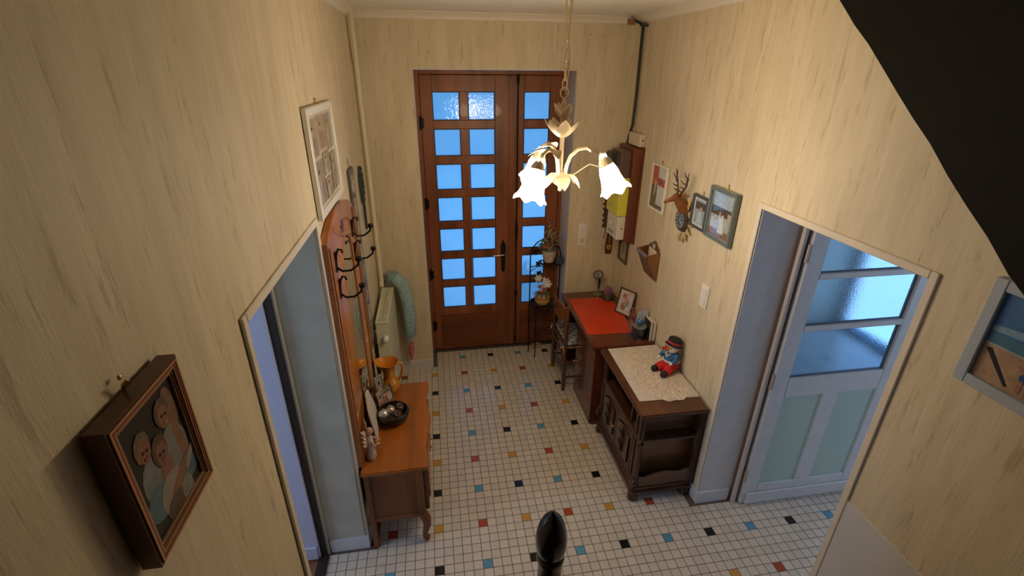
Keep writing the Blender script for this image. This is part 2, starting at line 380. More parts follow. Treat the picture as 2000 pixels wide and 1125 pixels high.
# ------------------------------------------------------------------ entrance door
PANE = frosted('frosted_pane', (.86, .95, 1.0), .25, 45, .35, .45)
d1 = thing('door_1', 'brown wooden double entrance door with rows of frosted glass panes', None, (0, YD, 0), kind='structure')
b = B(); b.box(.018, .052, -.03, .06, 0, 2.648); b.box(1.262, 1.297, -.03, .06, 0, 2.648); b.box(.052, 1.262, -.03, .06, 2.615, 2.648); b.box(.045, .075, .024, .06, 0, 2.63); b.box(1.24, 1.27, .024, .06, 0, 2.63); b.box(.075, 1.24, .024, .06, 2.59, 2.63); b.build('frame', DOORW, d1, bevel=.004)
b = B(); b.box(.02, 1.29, -.05, .06, -.001, .02); b.build('threshold', M((.03, .02, .015), .5), d1, bevel=.004)
ZP = [2.485-.2942*k for k in range(7)]; PH = .226
def leaf(name, x0, x1, cols, pan, lab):
    b = B(); y0, y1 = -.022, .022
    sl = cols[0][0]; sr = cols[-1][1]
    b.box(x0, sl, y0, y1, .022, 2.612); b.box(sr, x1, y0, y1, .022, 2.612)              # stiles
    b.box(sl, sr, y0, y1, ZP[0], 2.612); b.box(sl, sr, y0, y1, .40, ZP[6]-PH); b.box(sl, sr, y0, y1, .022, .06)
    for k in range(6): b.box(sl, sr, y0+.002, y1, ZP[k+1], ZP[k]-PH)
    for c in range(len(cols)-1):
        for k in range(7): b.box(cols[c][1], cols[c+1][0], y0+.002, y1, ZP[k]-PH, ZP[k])
    lf = b.build(name, DOORW, d1, bevel=.003); lf['label'] = lab
    B().prism([(pan[0], .05), (pan[1], .05), (pan[1], .415), (pan[0], .415)], -.034, .01, 'y').build('bottom_panel', DOORWX, lf, bevel=.008, seg=2)
    first = None
    for k in range(7):
        for c in cols:
            cx = (c[0]+c[1])/2; cz = ZP[k]-PH/2; wv = c[1]-c[0]
            if first is None:
                first = B().box(-wv/2+.001, wv/2-.001, -.003, .003, -PH/2+.001, PH/2-.001).build('pane', PANE, lf); first.location = (cx, .004, cz)
                bead = B().frame(-wv/2, wv/2, -PH/2, PH/2, .007, -.018, -.004).build('glazing_bead', M((.02, .03, .06), .5), lf); bead.location = (cx, 0, cz)
            else: copy_part(first, lf, (cx, .004, cz)); copy_part(bead, lf, (cx, 0, cz))
    return lf
ml = leaf('main_leaf', .054, .808, [(.152, .379), (.448, .678)], (.118, .693), 'wide brown door leaf with two columns of panes')
sl = leaf('side_leaf', .812, 1.26, [(.926, 1.155)], (.915, 1.165), 'narrow brown door leaf with one column of panes')
b = B(); b.box(.795, .845, -.04, -.022, .03, 2.60); b.build('cover_strip', DOORW, sl, bevel=.006, seg=2); B().box(.785, .835, .023, .035, .025, 2.60).build('astragal', DOORW, sl)
b = B(); b.tube([(.872, -.038, .06), (.872, -.038, 2.60)], .006, 8)
for z in (2.58, 1.27, .62, .09): b.ell((.872, -.038, z), .014, .014, .045, 10, 8)
b.lathe([(.004, -.1), (.012, -.07), (.008, -.04), (.016, 0), (.009, .04), (.013, .07), (.003, .1)], (.872, -.04, 1.26), 10); b.build('cremone_bolt', BLACKIRON, sl, smooth=True)
b = B(); b.prism([(.728, .87), (.745, .845), (.762, .87), (.766, 1.0), (.772, 1.12), (.745, 1.185), (.720, 1.12), (.726, 1.0)], -.03, -.022, 'y'); b.tube([(.745, -.03, .91), (.745, -.036, .91)], .010, 8); b.build('lock_plate', BLACKIRON, ml, bevel=.002)
b = B(); b.tube([(.752, -.022, 1.04), (.752, -.06, 1.04), (.742, -.07, 1.04), (.66, -.068, 1.035), (.645, -.062, 1.035)], [.009, .009, .009, .008, .006], 10); b.build('lever_handle', CHROME, ml, smooth=True)
for z in (2.24, 1.55, .86, .3):
    B().tube([(.048, -.034, z-.055), (.048, -.034, z+.055)], .011, 8).box(.036, .075, -.034, -.026, z-.04, z+.04).build('hinge', BLACKIRON, ml)

# ------------------------------------------------------------------ side-room doors
FGL = frosted('pebbled_pane', (.42, .57, .72), .26, 150, .6, .15)
d2 = thing('door_2', 'white painted side door with three pebbled panes and pale green panels', None, (2.03, -2.105, 0), kind='structure')
W_, DH = .84, 2.03
b = B(); y0, y1 = -.02, .02
b.box(0, .1, y0, y1, .01, DH); b.box(W_-.1, W_, y0, y1, .01, DH); b.box(.1, W_-.1, y0, y1, 1.93, DH); b.box(.1, W_-.1, y0, y1, .87, 1.01)
b.box(.1, W_-.1, y0, y1, .01, .17); b.box(W_/2-.055, W_/2+.055, y0, y1, .17, .87)
b.box(.1, W_-.1, y0-.004, y1, 1.325, 1.36); b.box(.1, W_-.1, y0-.004, y1, 1.645, 1.68); lf = b.build('door_leaf', PAINT, d2, bevel=.004)
for x0, x1 in ((.1, W_/2-.055), (W_/2+.055, W_-.1)): B().box(x0, x1, -.008, .008, .17, .87).build('green_panel', GREEN, lf)
for z0, z1 in ((1.01, 1.325), (1.36, 1.645), (1.68, 1.93)): B().box(.1, W_-.1, -.003, .003, z0, z1).build('pane', FGL, lf)
B().box(.03, W_, -.034, -.02, .012, .105).build('kick_board', PAINT, lf, bevel=.004)
for z in (.25, 1.0, 1.8): B().tube([(-.008, -.014, z-.05), (-.008, -.014, z+.05)], .008, 8).build('hinge', M((.55, .42, .34), .4, .5), lf)
b = B(); b.box(-.045, .012, .022, .05, 0, 2.05); b.build('door_frame', M((.16, .09, .06), .6), d2); b = B(); b.box(-.045, -.02, -.004, .022, 0, 2.05); b.build('door_post', M((.58, .50, .45), .5), d2, bevel=.004)
LAV = M((.56, .59, .76), .5, var=.03, scale=5)
d3 = thing('door_3', 'plain pale lavender side door standing open beside the chest', None, (-.665, -2.085, 0), kind='structure')
lf = B().box(-.82, 0, -.02, .02, .012, 2.0).build('door_leaf', LAV, d3, bevel=.004)
B().box(-.80, -.01, -.032, -.02, .014, .11).build('kick_board', LAV, lf, bevel=.003)
B().tube([(-.76, -.02, 1.02), (-.76, -.06, 1.02), (-.66, -.06, 1.02)], .008, 8).build('handle', CHROME, lf)
b = B(); b.box(.010, .038, -.012, .024, 0, 2.03); b.build('door_frame', M((.03, .02, .016), .4), d3, bevel=.004)
b = B(); b.box(.038, .048, -.004, .020, 0, 2.03); b.build('door_stop', M((.5, .46, .38), .5), d3)

# ------------------------------------------------------------------ staircase
st = thing('staircase', 'black stained wooden staircase with egg-shaped newel finial and sloping upper flight', 'staircase', (.45, -3.07, 0))
bx, by = .45, -3.07
for k in range(6):
    z = .185*(k+1); y = -3.0-.24*k
    B().box(XL+.012-bx, .44-bx, y-.27-by, y-by, z-.035, z).build('tread', STAIRW, st, bevel=.006)
    B().box(XL+.012-bx, .43-bx, y-.03-by, y-.01-by, z-.185, z-.035).build('riser', STAIRW, st)
B().box(XL+.012-bx, XR-.01-bx, BACK+.01-by, -4.44-by, 1.07, 1.11).build('landing', STAIRW, st)
b = B(); b.prism([(-3.0-by, 0), (-2.98-by, .22), (-4.44-by, 1.34), (-4.44-by, .85), (-3.35-by, 0)], .43-bx, .47-bx, 'x'); b.build('stringer', STAIRW, st, bevel=.004)
b = B(); b.lathe([(.05, 0), (.05, .24), (.056, .25), (.056, .28), (.042, .32), (.048, .42), (.046, .8), (.043, 1.02), (.044, 1.07), (.050, 1.085), (.049, 1.098), (.036, 1.104)], (.008, 0, 0), n=24)
nw = b.build('newel_post', wood((.05, .026, .015), 'z', .3, .3), st, smooth=True)
b = B(); b.lathe([(.036, 1.102), (.049, 1.118), (.0545, 1.15), (.0555, 1.18), (.052, 1.215), (.044, 1.25), (.031, 1.28), (.016, 1.298), (.009, 1.302), (.008, 1.309), (0, 1.312)], (.008, 0, 0), n=28); b.build('finial', M((.010, .009, .008), .22, coat=.5), nw, smooth=True)
b = B(); b.bar((0, -.03, .90), (0, -1.36, 1.92), .05, .06); b.build('handrail', STAIRW, st, bevel=.012, seg=2)
for k in range(5):
    y = -.27-.24*k; z = .10-y*.767
    B().lathe([(.014, z+.13), (.02, z+.25), (.012, z+.4), (.018, z+.6), (.013, z+.78)], (0, y, 0), 10).build('baluster', STAIRW, st, smooth=True)
# upper flight: rises from the landing along the right wall towards the front door
XS = .95
def uz(y): return 2.66+(2.916-2.66)*.506+(y-(-4.18+1.96*.506))*.838          # underside line of the stringer at XS
b = B(); ys = [-4.85+2.75*k/60 for k in range(61)]; lo = [(y-by, uz(y)+random.uniform(-.004, .004)) for y in ys]; hi = [(ys[-1]-by, uz(ys[-1])+.62), (ys[0]-by, uz(ys[0])+.62)]
b.prism(lo+hi, XS-bx, XS+.05-bx, 'x'); us = b.build('upper_stringer', M((.008, .007, .006), .75, var=.3, scale=18), st)
for k in range(11):
    y = -4.75+.235*k; z = uz(y)+.26
    if z > 5: break
    B().box(XS+.05-bx, XR-.012-bx, y-by, y+.27-by, z-.035, z).build('tread', STAIRW, st)
    B().box(XS+.05-bx, XR-.012-bx, y-by, y+.02-by, z-.20, z-.035).build('riser', STAIRW, st)
b = B(); b.prism([(-4.85-by, uz(-4.85)), (-2.12-by, uz(-2.12)), (-2.12-by, uz(-2.12)+.03), (-4.85-by, uz(-4.85)+.03)], XS+.05-bx, XR-.012-bx, 'x'); b.build('soffit', M((.03, .025, .02), .8), st)

# ------------------------------------------------------------------ chandelier
LX, LY = .725, -1.95
ch = thing('chandelier', 'cream metal chandelier with leaves and three glowing tulip glass shades', 'chandelier', (LX, LY, 0))
CRM = M((.66, .53, .36), .35)
b = B(); b.lathe([(.05, H-.001), (.048, H-.02), (.02, H-.04), (.006, H-.045)], n=20); b.build('ceiling_rose', CRM, ch, smooth=True)
lk = B(); ring = [(.010*math.cos(t), 0, .02*math.sin(t)+(.004 if math.sin(t) > 0 else -.004)) for t in [2*PI*k/14 for k in range(14)]]; lk.tube(ring, .0034, 6, True)
n_l = int((H-.045-2.585)/.038); first = None
for k in range(n_l+1):
    z = 2.60+.038*k
    if first is None: first = lk.build('chain_link', CRM, ch, smooth=True); first.location = (0, 0, z)
    else: copy_part(first, ch, (0, 0, z), (0, 0, PI/2*(k % 2)))
B().tube([(.012+.004*math.sin(k), .004*math.cos(k*1.3), 2.4+.6*k/16) for k in range(17)], .0028, 6).build('flex_cord', M((.60, .42, .22), .5), ch)
B().tube([(.018*math.cos(t), 0, 2.565+.022*math.sin(t)) for t in [2*PI*k/16 for k in range(16)]], .0035, 8, True).build('hanging_loop', CRM, ch, smooth=True)
b = B(); b.lathe([(.006, 2.545), (.012, 2.52), (.009, 2.47), (.014, 2.44), (.03, 2.43), (.012, 2.41), (.010, 2.35), (.010, 2.22), (.02, 2.215), (.045, 2.20), (.05, 2.19), (.035, 2.165), (.012, 2.15), (.008, 2.14), (.010, 2.13), (0, 2.122)], n=20); b.build('stem', CRM, ch, smooth=True)
def leafset(n, z, r, L, W, tilt, a0, curl, name='leaf'):
    for k in range(n):
        a = a0+2*PI*k/n; B().leaf((r*math.cos(a), r*math.sin(a), z), (math.cos(a), math.sin(a), tilt), L, W, curl=curl, seg=6).build(name, CRM, ch, smooth=True)
leafset(4, 2.455, .010, .075, .024, .9, .3, -.35); leafset(7, 2.375, .014, .10, .032, .45, .1, -.45); leafset(6, 2.205, .03, .08, .032, -.25, .5, .5)
SHADE = emit((1.0, .80, .52), LAMP_STRENGTH)
for ang in (-14, 108, 226):
    a = math.radians(ang); ca, sa = math.cos(a), math.sin(a)
    P = [(.020, 2.20), (.028, 2.25), (.042, 2.29), (.075, 2.322), (.12, 2.332), (.165, 2.318), (.195, 2.285)]
    ar = B().tube([(r*ca, r*sa, z) for r, z in P], .0085, 10).build('arm', CRM, ch, smooth=True)
    for u_, (r, z) in ((.3, P[3]), (-.5, P[4])):
        B().leaf((r*ca, r*sa, z), (ca*.6-sa*u_*2, sa*.6+ca*u_*2, .2), .085, .026, curl=.5, seg=6).build('leaf', CRM, ar, smooth=True)
    dv = Vector((ca*.42, sa*.42, -.9)).normalized(); tip = Vector((.194*ca, .194*sa, 2.288))
    B().lathe([(.008, -.012), (.02, 0), (.03, .018), (.034, .036), (.027, .04)], tip, 18, dv).build('lamp_cup', CRM, ar, smooth=True)
    def rip(k, an, r, z):
        q = max(0, (k-3)/4); return r*(1+.045*q*q*math.cos(6*an)), z+.007*q*q*math.cos(6*an)
    b = B(); b.lathe([(.026, .03), (.036, .045), (.044, .07), (.047, .095), (.051, .115), (.056, .135), (.063, .152), (.074, .165), (.071, .166), (.060, .151), (.052, .132), (.044, .113), (.042, .095), (.038, .07), (.03, .047), (.020, .035)], tip, 30, dv, rip)
    b.build('glass_shade', SHADE, ar, smooth=True)
B().leaf((.20, -.10, 2.24), (.1, -.1, -1), .085, .024, (1, 0, 0), curl=.2, seg=6).tube([(.05, -.03, 2.205), (.12, -.06, 2.262), (.2, -.1, 2.242)], .0025, 6).build('drooping_leaf', CRM, ch, smooth=True)

# ------------------------------------------------------------------ pipes, plates, meter
tag(B().tube([(-.37, -.30, H), (-.368, -.295, 2.4), (-.366, -.30, 1.0), (-.366, -.34, .96)], .019, 12).build('heating_pipe', M((.70, .64, .47), .4), smooth=True), 'cream painted heating pipe running up the wall corner to the ceiling', 'pipe')
tag(B().tube([(-.379, -.36, H), (-.379, -.36, 2.92), (-.379, -.345, 2.84), (-.379, -.328, 2.70)], .006, 8).build('thin_pipe', M((.50, .42, .26), .45), smooth=True), 'thin cream pipe bending beside the top of the heating pipe', 'pipe')
tag(B().tube([(1.66, -.30, H-.03), (1.70, -.33, H-.05), (1.725, -.36, H-.07), (1.722, -.36, 2.95), (1.722, -.37, 2.5), (1.722, -.36, 2.26), (1.715, -.33, 2.17), (1.712, -.32, 2.116)], .011, 10).build('supply_cable', M((.02, .02, .022), .5), smooth=True), 'thick black electric supply cable running down the corner to the meter board', 'cable')
tag(B().box(1.735, 1.752, -.335, -.305, 2.25, 2.98).build('cable_trunking', M((.70, .70, .70), .5), bevel=.003), 'pale cable duct strip beside the black supply cable', 'cable duct')
cb = thing('cable_bracket', 'rusty wall bracket at ceiling corner holding the black cable', 'bracket', (1.70, -.33, H-.045))
B().box(-.075, -.02, .01, .04, -.02, .02).build('pipe_stub', M((.30, .15, .06), .7, var=.5, scale=40), cb); B().box(-.01, .05, -.066, -.046, -.035, -.022).build('clamp', M((.04, .03, .025), .6), cb)
jb = thing('junction_box', 'cream junction box on the wall above the meter board', 'junction box', (XR, -.475, 2.115))
B().box(-.045, 0, -.10, .13, .0, .095).build('cover', M((.66, .57, .43), .45), jb, bevel=.006); B().tube([(-.02, -.1, .05), (-.02, -.104, .05)], .006, 8).build('screw', IRON, jb)
mb = thing('meter_board', 'reddish brown wooden meter board carrying yellow and white electric boxes', 'meter board', (XR, -.42, 1.34))
MBW = wood((.17, .045, .02), 'z', .45, .3, 9, .05)
B().box(-.08, 0, -.16, .17, 0, .765).build('case', MBW, mb, bevel=.005); B().box(-.012, 0, -.175, .185, -.01, .775).build('back_plate', MBW, mb)
B().box(-.165, -.08, -.12, .10, .50, .74).build('dark_cover', M((.13, .075, .065), .35), mb, bevel=.008)
B().box(-.215, -.08, -.02, .10, .60, .72).build('black_relay', M((.035, .04, .035), .4), mb, bevel=.01)
yb = B().box(-.165, -.08, -.14, .12, .225, .535).build('yellow_cover', M((.72, .66, .08), .45), mb, bevel=.006)
for q in ((.01, .05, .40, .45), (.0, .06, .28, .30)): B().box(-.1665, -.165, *q).build('printed_mark', M((.45, .50, .40), .5), yb)
wb = B().box(-.15, -.08, -.135, .11, .02, .222).build('white_breaker', M((.74, .68, .62), .4), mb, bevel=.006)
B().box(-.172, -.15, .0, .05, .12, .16).build('switch_lever', M((.7, .66, .62), .4), wb, bevel=.003); B().box(-.1515, -.15, -.06, .06, .05, .075).build('print_strip', M((.35, .35, .36), .5), wb)
B().tube([(-.11, -.135, .12), (-.11, -.1385, .12)], .007, 8).build('screw', M((.1, .05, .03), .5), wb)
cp = thing('cover_plate', 'beige square cover plate screwed high on the wall above the door', 'cover plate', (1.431, YB, 2.89))
p_ = B().box(-.064, .064, -.006, 0, 0, .118).build('plate', M((.70, .57, .43), .5), cp, bevel=.002)
for x, z in ((-.048, .016), (.048, .016), (-.048, .102), (.048, .102)): B().tube([(x, -.006, z), (x, -.008, z)], .004, 8).build('screw', IRON, cp)
def rocker(th, w_, h_, z0):
    r = B().box(-w_/2, w_/2, -.016, -.009, z0, z0+h_).build('rocker', WHITE, th, bevel=.003); return r
sw = thing('socket_switch_plate', 'white double plate with rocker switch above a power socket beside the front door', 'switch', (1.433, YB, 1.19))
B().box(-.043, .043, -.010, 0, 0, .213).build('plate', WHITE, sw, bevel=.004); rocker(sw, .05, .045, .145); rocker(sw, .05, .045, .095)
so = B().lathe([(.026, 0), (.026, .004), (.022, .004), (.021, .002), (0, .002)], (0, -.010, .045), 20, (0, -1, 0)).build('socket', M((.66, .62, .58), .4), sw, smooth=True)
for x, z in ((-.009, .045), (.009, .045), (0, .055)): B().tube([(x, -.012, z), (x, -.0145, z)], .003, 8).build('pin_hole', BLK, so)
s2 = thing('light_switch', 'white double rocker light switch on the wall above the sideboard', 'switch', (XR, -1.715, 1.305), -PI/2)
B().box(-.042, .042, -.010, 0, 0, .152).build('plate', WHITE, s2, bevel=.004); rocker(s2, .052, .052, .082); rocker(s2, .052, .052, .02)

# ------------------------------------------------------------------ radiator
rd = thing('radiator', 'cream steel panel radiator with slotted top grille on the wall', 'radiator', (XL, -.645, .12))
RC = M((.66, .66, .52), .35)
B().box(.11, .128, -.31, .31, 0, .82).build('front_panel', RC, rd, bevel=.006); B().box(.035, .05, -.30, .30, .01, .81).build('rear_panel', RC, rd, bevel=.004)
B().box(.035, .128, -.315, -.309, .02, .815).build('end_cover', RC, rd); B().box(.035, .128, .309, .315, .02, .815).build('end_cover', RC, rd)
g = B().frame(.034, .128, -.315, .315, .014, 0, 1); g.v = [(v[0], v[2], .818+.012*v[1]) for v in g.v]; gt = g.build('top_grille', RC, rd)
first = None
for k in range(27):
    y = -.295+.0227*k
    if first is None: first = B().box(.048, .114, -.005, .005, .818, .828).build('grille_bar', RC, gt); first.location = (0, y, 0)
    else: copy_part(first, gt, (0, y, 0))
B().box(.075, .087, -.301, .301, .818, .828).build('grille_spine', RC, gt)
b = B(); b.lathe([(.02, 0), (.022, .02), (.018, .04), (.012, .055), (0, .057)], (.10, -.315, .70), 12, (0, -1, 0)); b.build('valve', WHITE, rd, smooth=True)
for y in (-.2, .2): B().box(.002, .035, y-.02, y+.02, .6, .7).build('wall_bracket', WHITE, rd)
B().tube([(.08, .25, 0), (.08, .25, -.12)], .009, 8).build('feed_pipe', RC, rd)
FL = M((.36, .52, .58), .9, var=.3, scale=60, bump=.8)
dr = thing('fluffy_draught_roll', 'long blue fluffy roll draped over the far end of the radiator', 'draught roll', (-.20, -.258, .42))
rl = [(-.10, .0, .55), (-.09, .0, .605), (-.06, -.01, .60), (0, -.01, .52), (.03, -.015, .38), (.04, -.02, .2), (.035, -.02, .03), (.03, -.02, -.01)]
o = B().tube(rl, [.03, .045, .052, .055, .055, .055, .05, .02], 14).build('roll', FL, dr, smooth=True)
b = B()
for k in range(2600):
    u_ = random.random()*(len(rl)-1.01); i = int(u_); f = u_-i; c = Vector(rl[i]).lerp(Vector(rl[i+1]), f); d = Vector((random.gauss(0, 1), random.gauss(0, 1), random.gauss(0, 1))).normalized()
    s_ = c+d*.048; e_ = c+d*.064+Vector((random.uniform(-.006, .006),)*3); q = d.cross(Vector((.3, .5, .8))).normalized()*.0016
    i0 = [b.pt(s_-q), b.pt(s_+q), b.pt(e_)]; b.face(i0)
tag(b.build('pile', FL, o), kind='stuff')
tag(B().tube([(-.165, -.275, .355), (-.17, -.27, .28), (-.175, -.27, .18)], [.02, .028, .012], 10).build('pink_cloth', M((.62, .16, .18), .9, var=.2, scale=40), smooth=True), 'pink cloth hanging below the blue fluffy roll', 'cloth')

# ------------------------------------------------------------------ chest on the left with its hall mirror
co = thing('chest', 'orange-brown wooden chest with curved top edge and cabriole legs', 'chest', (-.19, -1.685, 0))
ox, oy = -.19, -1.685
xf = []                                             # serpentine front edge
for k in range(25):
    u = k/24; y = -2.10+u*.835; xf.append((.004+.014*math.cos(u*4*PI)-.02*(abs(2*u-1)**6)-ox, y-oy))
top = [(-.37-ox, -2.10-oy)]+xf+[(-.37-ox, -1.265-oy)]
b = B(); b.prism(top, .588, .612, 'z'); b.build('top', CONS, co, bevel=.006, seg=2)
for ya in (-2.085, -1.30):
    B().box(-.36-ox, -.33-ox, ya-oy, ya+.03-oy, .0, .588).build('rear_post', CONSZ, co, bevel=.004); B().box(-.075-ox, -.035-ox, ya-oy, ya+.03-oy, .2, .588).build('front_post', CONSZ, co, bevel=.004)
for ya in (-2.08, -1.295):
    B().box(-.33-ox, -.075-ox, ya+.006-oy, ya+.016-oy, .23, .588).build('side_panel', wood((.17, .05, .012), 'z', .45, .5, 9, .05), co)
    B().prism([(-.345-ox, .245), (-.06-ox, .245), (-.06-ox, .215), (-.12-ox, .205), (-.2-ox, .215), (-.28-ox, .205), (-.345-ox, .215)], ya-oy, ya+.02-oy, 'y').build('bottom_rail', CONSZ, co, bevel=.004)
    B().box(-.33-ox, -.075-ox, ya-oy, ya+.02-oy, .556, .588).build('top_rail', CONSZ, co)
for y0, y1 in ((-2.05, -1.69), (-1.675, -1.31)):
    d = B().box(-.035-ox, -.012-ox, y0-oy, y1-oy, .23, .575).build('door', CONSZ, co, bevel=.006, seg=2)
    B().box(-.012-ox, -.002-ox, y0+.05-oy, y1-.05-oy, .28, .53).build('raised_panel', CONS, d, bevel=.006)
    B().lathe([(.006, 0), (.005, .012), (.012, .02), (.009, .028), (0, .03)], (-.012-ox, (y1-.03 if y0 < -1.8 else y0+.03)-oy, .42), 12, (1, 0, 0)).build('knob', BRASS, d, smooth=True)
B().box(-.36-ox, -.035-ox, -2.06-oy, -1.29-oy, .225, .245).build('floor_board', CONSZ, co)
B().box(-.362-ox, -.352-ox, -2.06-oy, -1.29-oy, .225, .588).build('back_board', CONSZ, co)
for y in (-2.07, -1.285):
    B().tube([(-.055-ox, y-oy, .24), (-.038-ox, y-oy, .19), (-.035-ox, y-oy, .13), (-.05-ox, y-oy, .07), (-.052-ox, y-oy, .035), (-.038-ox, y-oy, .015), (-.028-ox, y-oy, .012)], [.026, .03, .024, .017, .017, .022, .012], 12).build('front_leg', CONSZ, co, smooth=True)
# hall mirror with coat hooks: local x runs along the wall towards the front door, front faces the room
hm = thing('hall_mirror', 'tall arched wooden hall mirror with black coat hooks above the chest', 'mirror', (XL+.003, -1.665, .613), PI/2)
out = [(-.38, 0), (.38, 0)]+[(.38-.76*k/20, 1.32+.09*math.sin(PI*k/20)**.8) for k in range(21)]
ml_, mr_ = -.115, .20; mc, mw = (ml_+mr_)/2, (mr_-ml_)/2
inn = [(ml_, .12), (mr_, .12)]+[(mc+mw*math.cos(PI*k/12), 1.10+.13*math.sin(PI*k/12)) for k in range(13)]
b = B()                                             # board with a mirror opening: strips between outline and opening
b.box(-.38, ml_, -.035, 0, 0, 1.10); b.box(mr_, .38, -.035, 0, 0, 1.10); b.box(ml_, mr_, -.035, 0, 0, .12)
tp = [(-.38, 1.10)]+[(mc-mw*math.cos(PI*k/12), 1.10+.13*math.sin(PI*k/12)) for k in range(13)]+[(.38, 1.10)]+[(.38-.76*k/20, 1.32+.09*math.sin(PI*k/20)**.8) for k in range(21)]
b.prism(tp, -.035, 0, 'y'); bd = b.build('board', RACK, hm, bevel=.004)
B().prism(inn, -.031, -.027, 'y').build('mirror_glass', MIRROR, hm)
b = B(); b.tube([(p[0], -.033, p[1]) for p in inn], .006, 8, True); b.build('inner_moulding', RACK, bd, smooth=True)
for s_ in (-1, 1): B().box(s_*.365-.008, s_*.365+.008, -.043, -.035, .02, 1.30).build('edge_moulding', RACK, bd, bevel=.003)
b = B()
for a in range(5): b.leaf((0, -.037, 1.27), (math.cos(PI*(.1+.2*a)), 0, math.sin(PI*(.1+.2*a))), .07, .013, (0, -1, 0), .05)
b.build('carved_spray', wood((.30, .10, .022), 'z', .3, .3), bd, smooth=True)
for x in (-.275, .265):
    for z in (1.24, 1.10):
        hk = B().tube([(x, -.035, z-.06), (x, -.042, z), (x, -.055, z+.025), (x, -.07, z+.02), (x, -.072, z+.005)], .0055, 8).tube([(x, -.04, z-.07), (x, -.06, z-.088), (x, -.10, z-.086), (x, -.135, z-.06), (x, -.14, z-.035)], .0058, 8).build('coat_hook', BLACKIRON, hm, smooth=True)
        B().lathe([(.0, -.012), (.014, -.008), (.017, 0), (.014, .012), (0, .014)], (x, -.142, z-.03), 12).build('knob', BLACKIRON, hk, smooth=True)
        B().box(x-.012, x+.012, -.040, -.035, z-.09, z+.01).build('back_plate', BLACKIRON, hk)
# things on the chest
zt = .6125
OR = M((.56, .22, .02), .15, coat=.6)
jg = thing('jug', 'glossy orange glazed pottery jug with flared ribbed neck on the chest', 'jug', (-.252, -1.345, zt))
def lip(k, an, r, z):
    q = max(0, (k-9)/3) if k < 14 else max(0, (16-k)/2); sp = max(0, math.cos(an-PI))**3
    return r*(1+.28*min(q, 1)*sp), z+.012*min(q, 1)*sp
b = B(); b.lathe([(.0, .001), (.042, .001), (.058, .02), (.064, .05), (.058, .085), (.042, .11), (.038, .125), (.040, .135), (.038, .145), (.041, .155), (.042, .175), (.05, .20), (.062, .225), (.072, .24), (.069, .241), (.05, .205), (.036, .16), (.03, .12)], n=28, ripple=lip); b.build('body', OR, jg, smooth=True)
B().tube([(.06, 0, .225), (.088, 0, .22), (.094, 0, .18), (.078, 0, .12), (.056, 0, .09)], [.009, .010, .009, .009, .008], 10).build('handle', OR, jg, smooth=True)
bo = thing('bowl', 'dark brown round bowl holding pine cones and silver balls on the chest', 'bowl', (-.212, -1.66, zt))
DB = M((.016, .009, .007), .4, coat=.1)
b = B(); b.lathe([(.0, .0), (.055, .0), (.085, .025), (.098, .055), (.096, .062), (.1, .068), (.095, .08), (.088, .082), (.085, .06), (.06, .03), (0, .022)], n=32); b.build('bowl_body', DB, bo, smooth=True)
for x, y, r, lb, c in ((-.055, -.03, .034, 'shiny silver bauble resting in the dark bowl, nearer the mirror', (.62, .60, .58)), (-.015, .004, .032, 'shiny glittered champagne bauble resting in the dark bowl between cones', (.50, .44, .36))):
    bb = thing('bauble', lb, 'bauble', (-.212+x, -1.66+y, zt+.075), group='baubles in the bowl')
    B().ell((0, 0, 0), r).build('ball', M(c, .3, .7, var=.3, scale=90), bb, smooth=True); B().lathe([(.008, r-.002), (.008, r+.006), (0, r+.006)], n=10).build('cap', CHROME, bb)
def cone(x, y, r, lb, tilt):
    t = thing('pine_cone', lb, 'pine cone', (-.212+x, -1.66+y, zt+.07), group='pine cones in the bowl'); t.rotation_euler = tilt
    B().ell((0, 0, 0), r*.6, r*.6, r*.95, 10, 8).build('core', M((.03, .018, .012), .7), t)
    b = B()
    for k in range(46):
        u = k/45; a = k*2.4; z = r*(-.85+1.7*u); rr = r*.62*math.sin(PI*(.12+.8*u)); b.leaf((rr*.5*math.cos(a), rr*.5*math.sin(a), z), (math.cos(a), math.sin(a), .45), r*.55, r*.2, curl=-.2, seg=3)
    b.mi = 0; b.build('scales', M((.16, .10, .065), .7, var=.6, scale=60), t)
cone(.035, .035, .038, 'brown open pine cone lying in the dark bowl, beside the jug', (.6, .3, 0)); cone(.03, -.035, .038, 'brown pine cone lying in the dark bowl, beside the silver bauble', (.4, -.5, 1)); cone(-.012, -.056, .024, 'small pine cone tucked at the front rim of the dark bowl', (1.2, .2, .5))
skin, skin2, hair = (.55, .31, .20), (.48, .26, .17), (.10, .055, .03)
def standing_frame(name, lab, loc, rz, w_, h_, fm, shapes, tilt=.2, grp='photo frames on the chest'):
    t = thing(name, lab, 'photo frame', loc, rz, grp); t.rotation_euler = (-tilt, 0, rz)
    B().frame(-w_/2, w_/2, 0, h_, .012, -.012, .0).build('frame', fm, t, bevel=.002); printed('photo', t, -w_/2+.011, w_/2-.011, .011, h_-.011, -.004, shapes, .1)
    B().box(-w_/2+.006, w_/2-.006, -.002, .002, .006, h_-.006).build('backing', M((.1, .07, .05), .7), t); B().bar((0, .002, h_*.55), (0, .002+h_*.25, .004+h_*.25*tilt), .03, .003).build('strut', M((.1, .07, .05), .7), t)
    return t
two = [('r', 0, 1, 0, 1, (.22, .18, .14)), ('e', .35, .3, .25, .3, (.25, .10, .08)), ('e', .7, .28, .24, .28, (.4, .36, .30)), ('e', .35, .62, .13, .16, skin), ('e', .68, .58, .13, .16, skin2), ('e', .35, .74, .14, .08, hair), ('e', .68, .71, .14, .08, hair)]
one = [('r', 0, 1, 0, 1, (.35, .33, .28)), ('e', .5, .15, .35, .32, (.36, .09, .05)), ('e', .5, .58, .18, .2, skin), ('e', .5, .73, .2, .1, hair)]
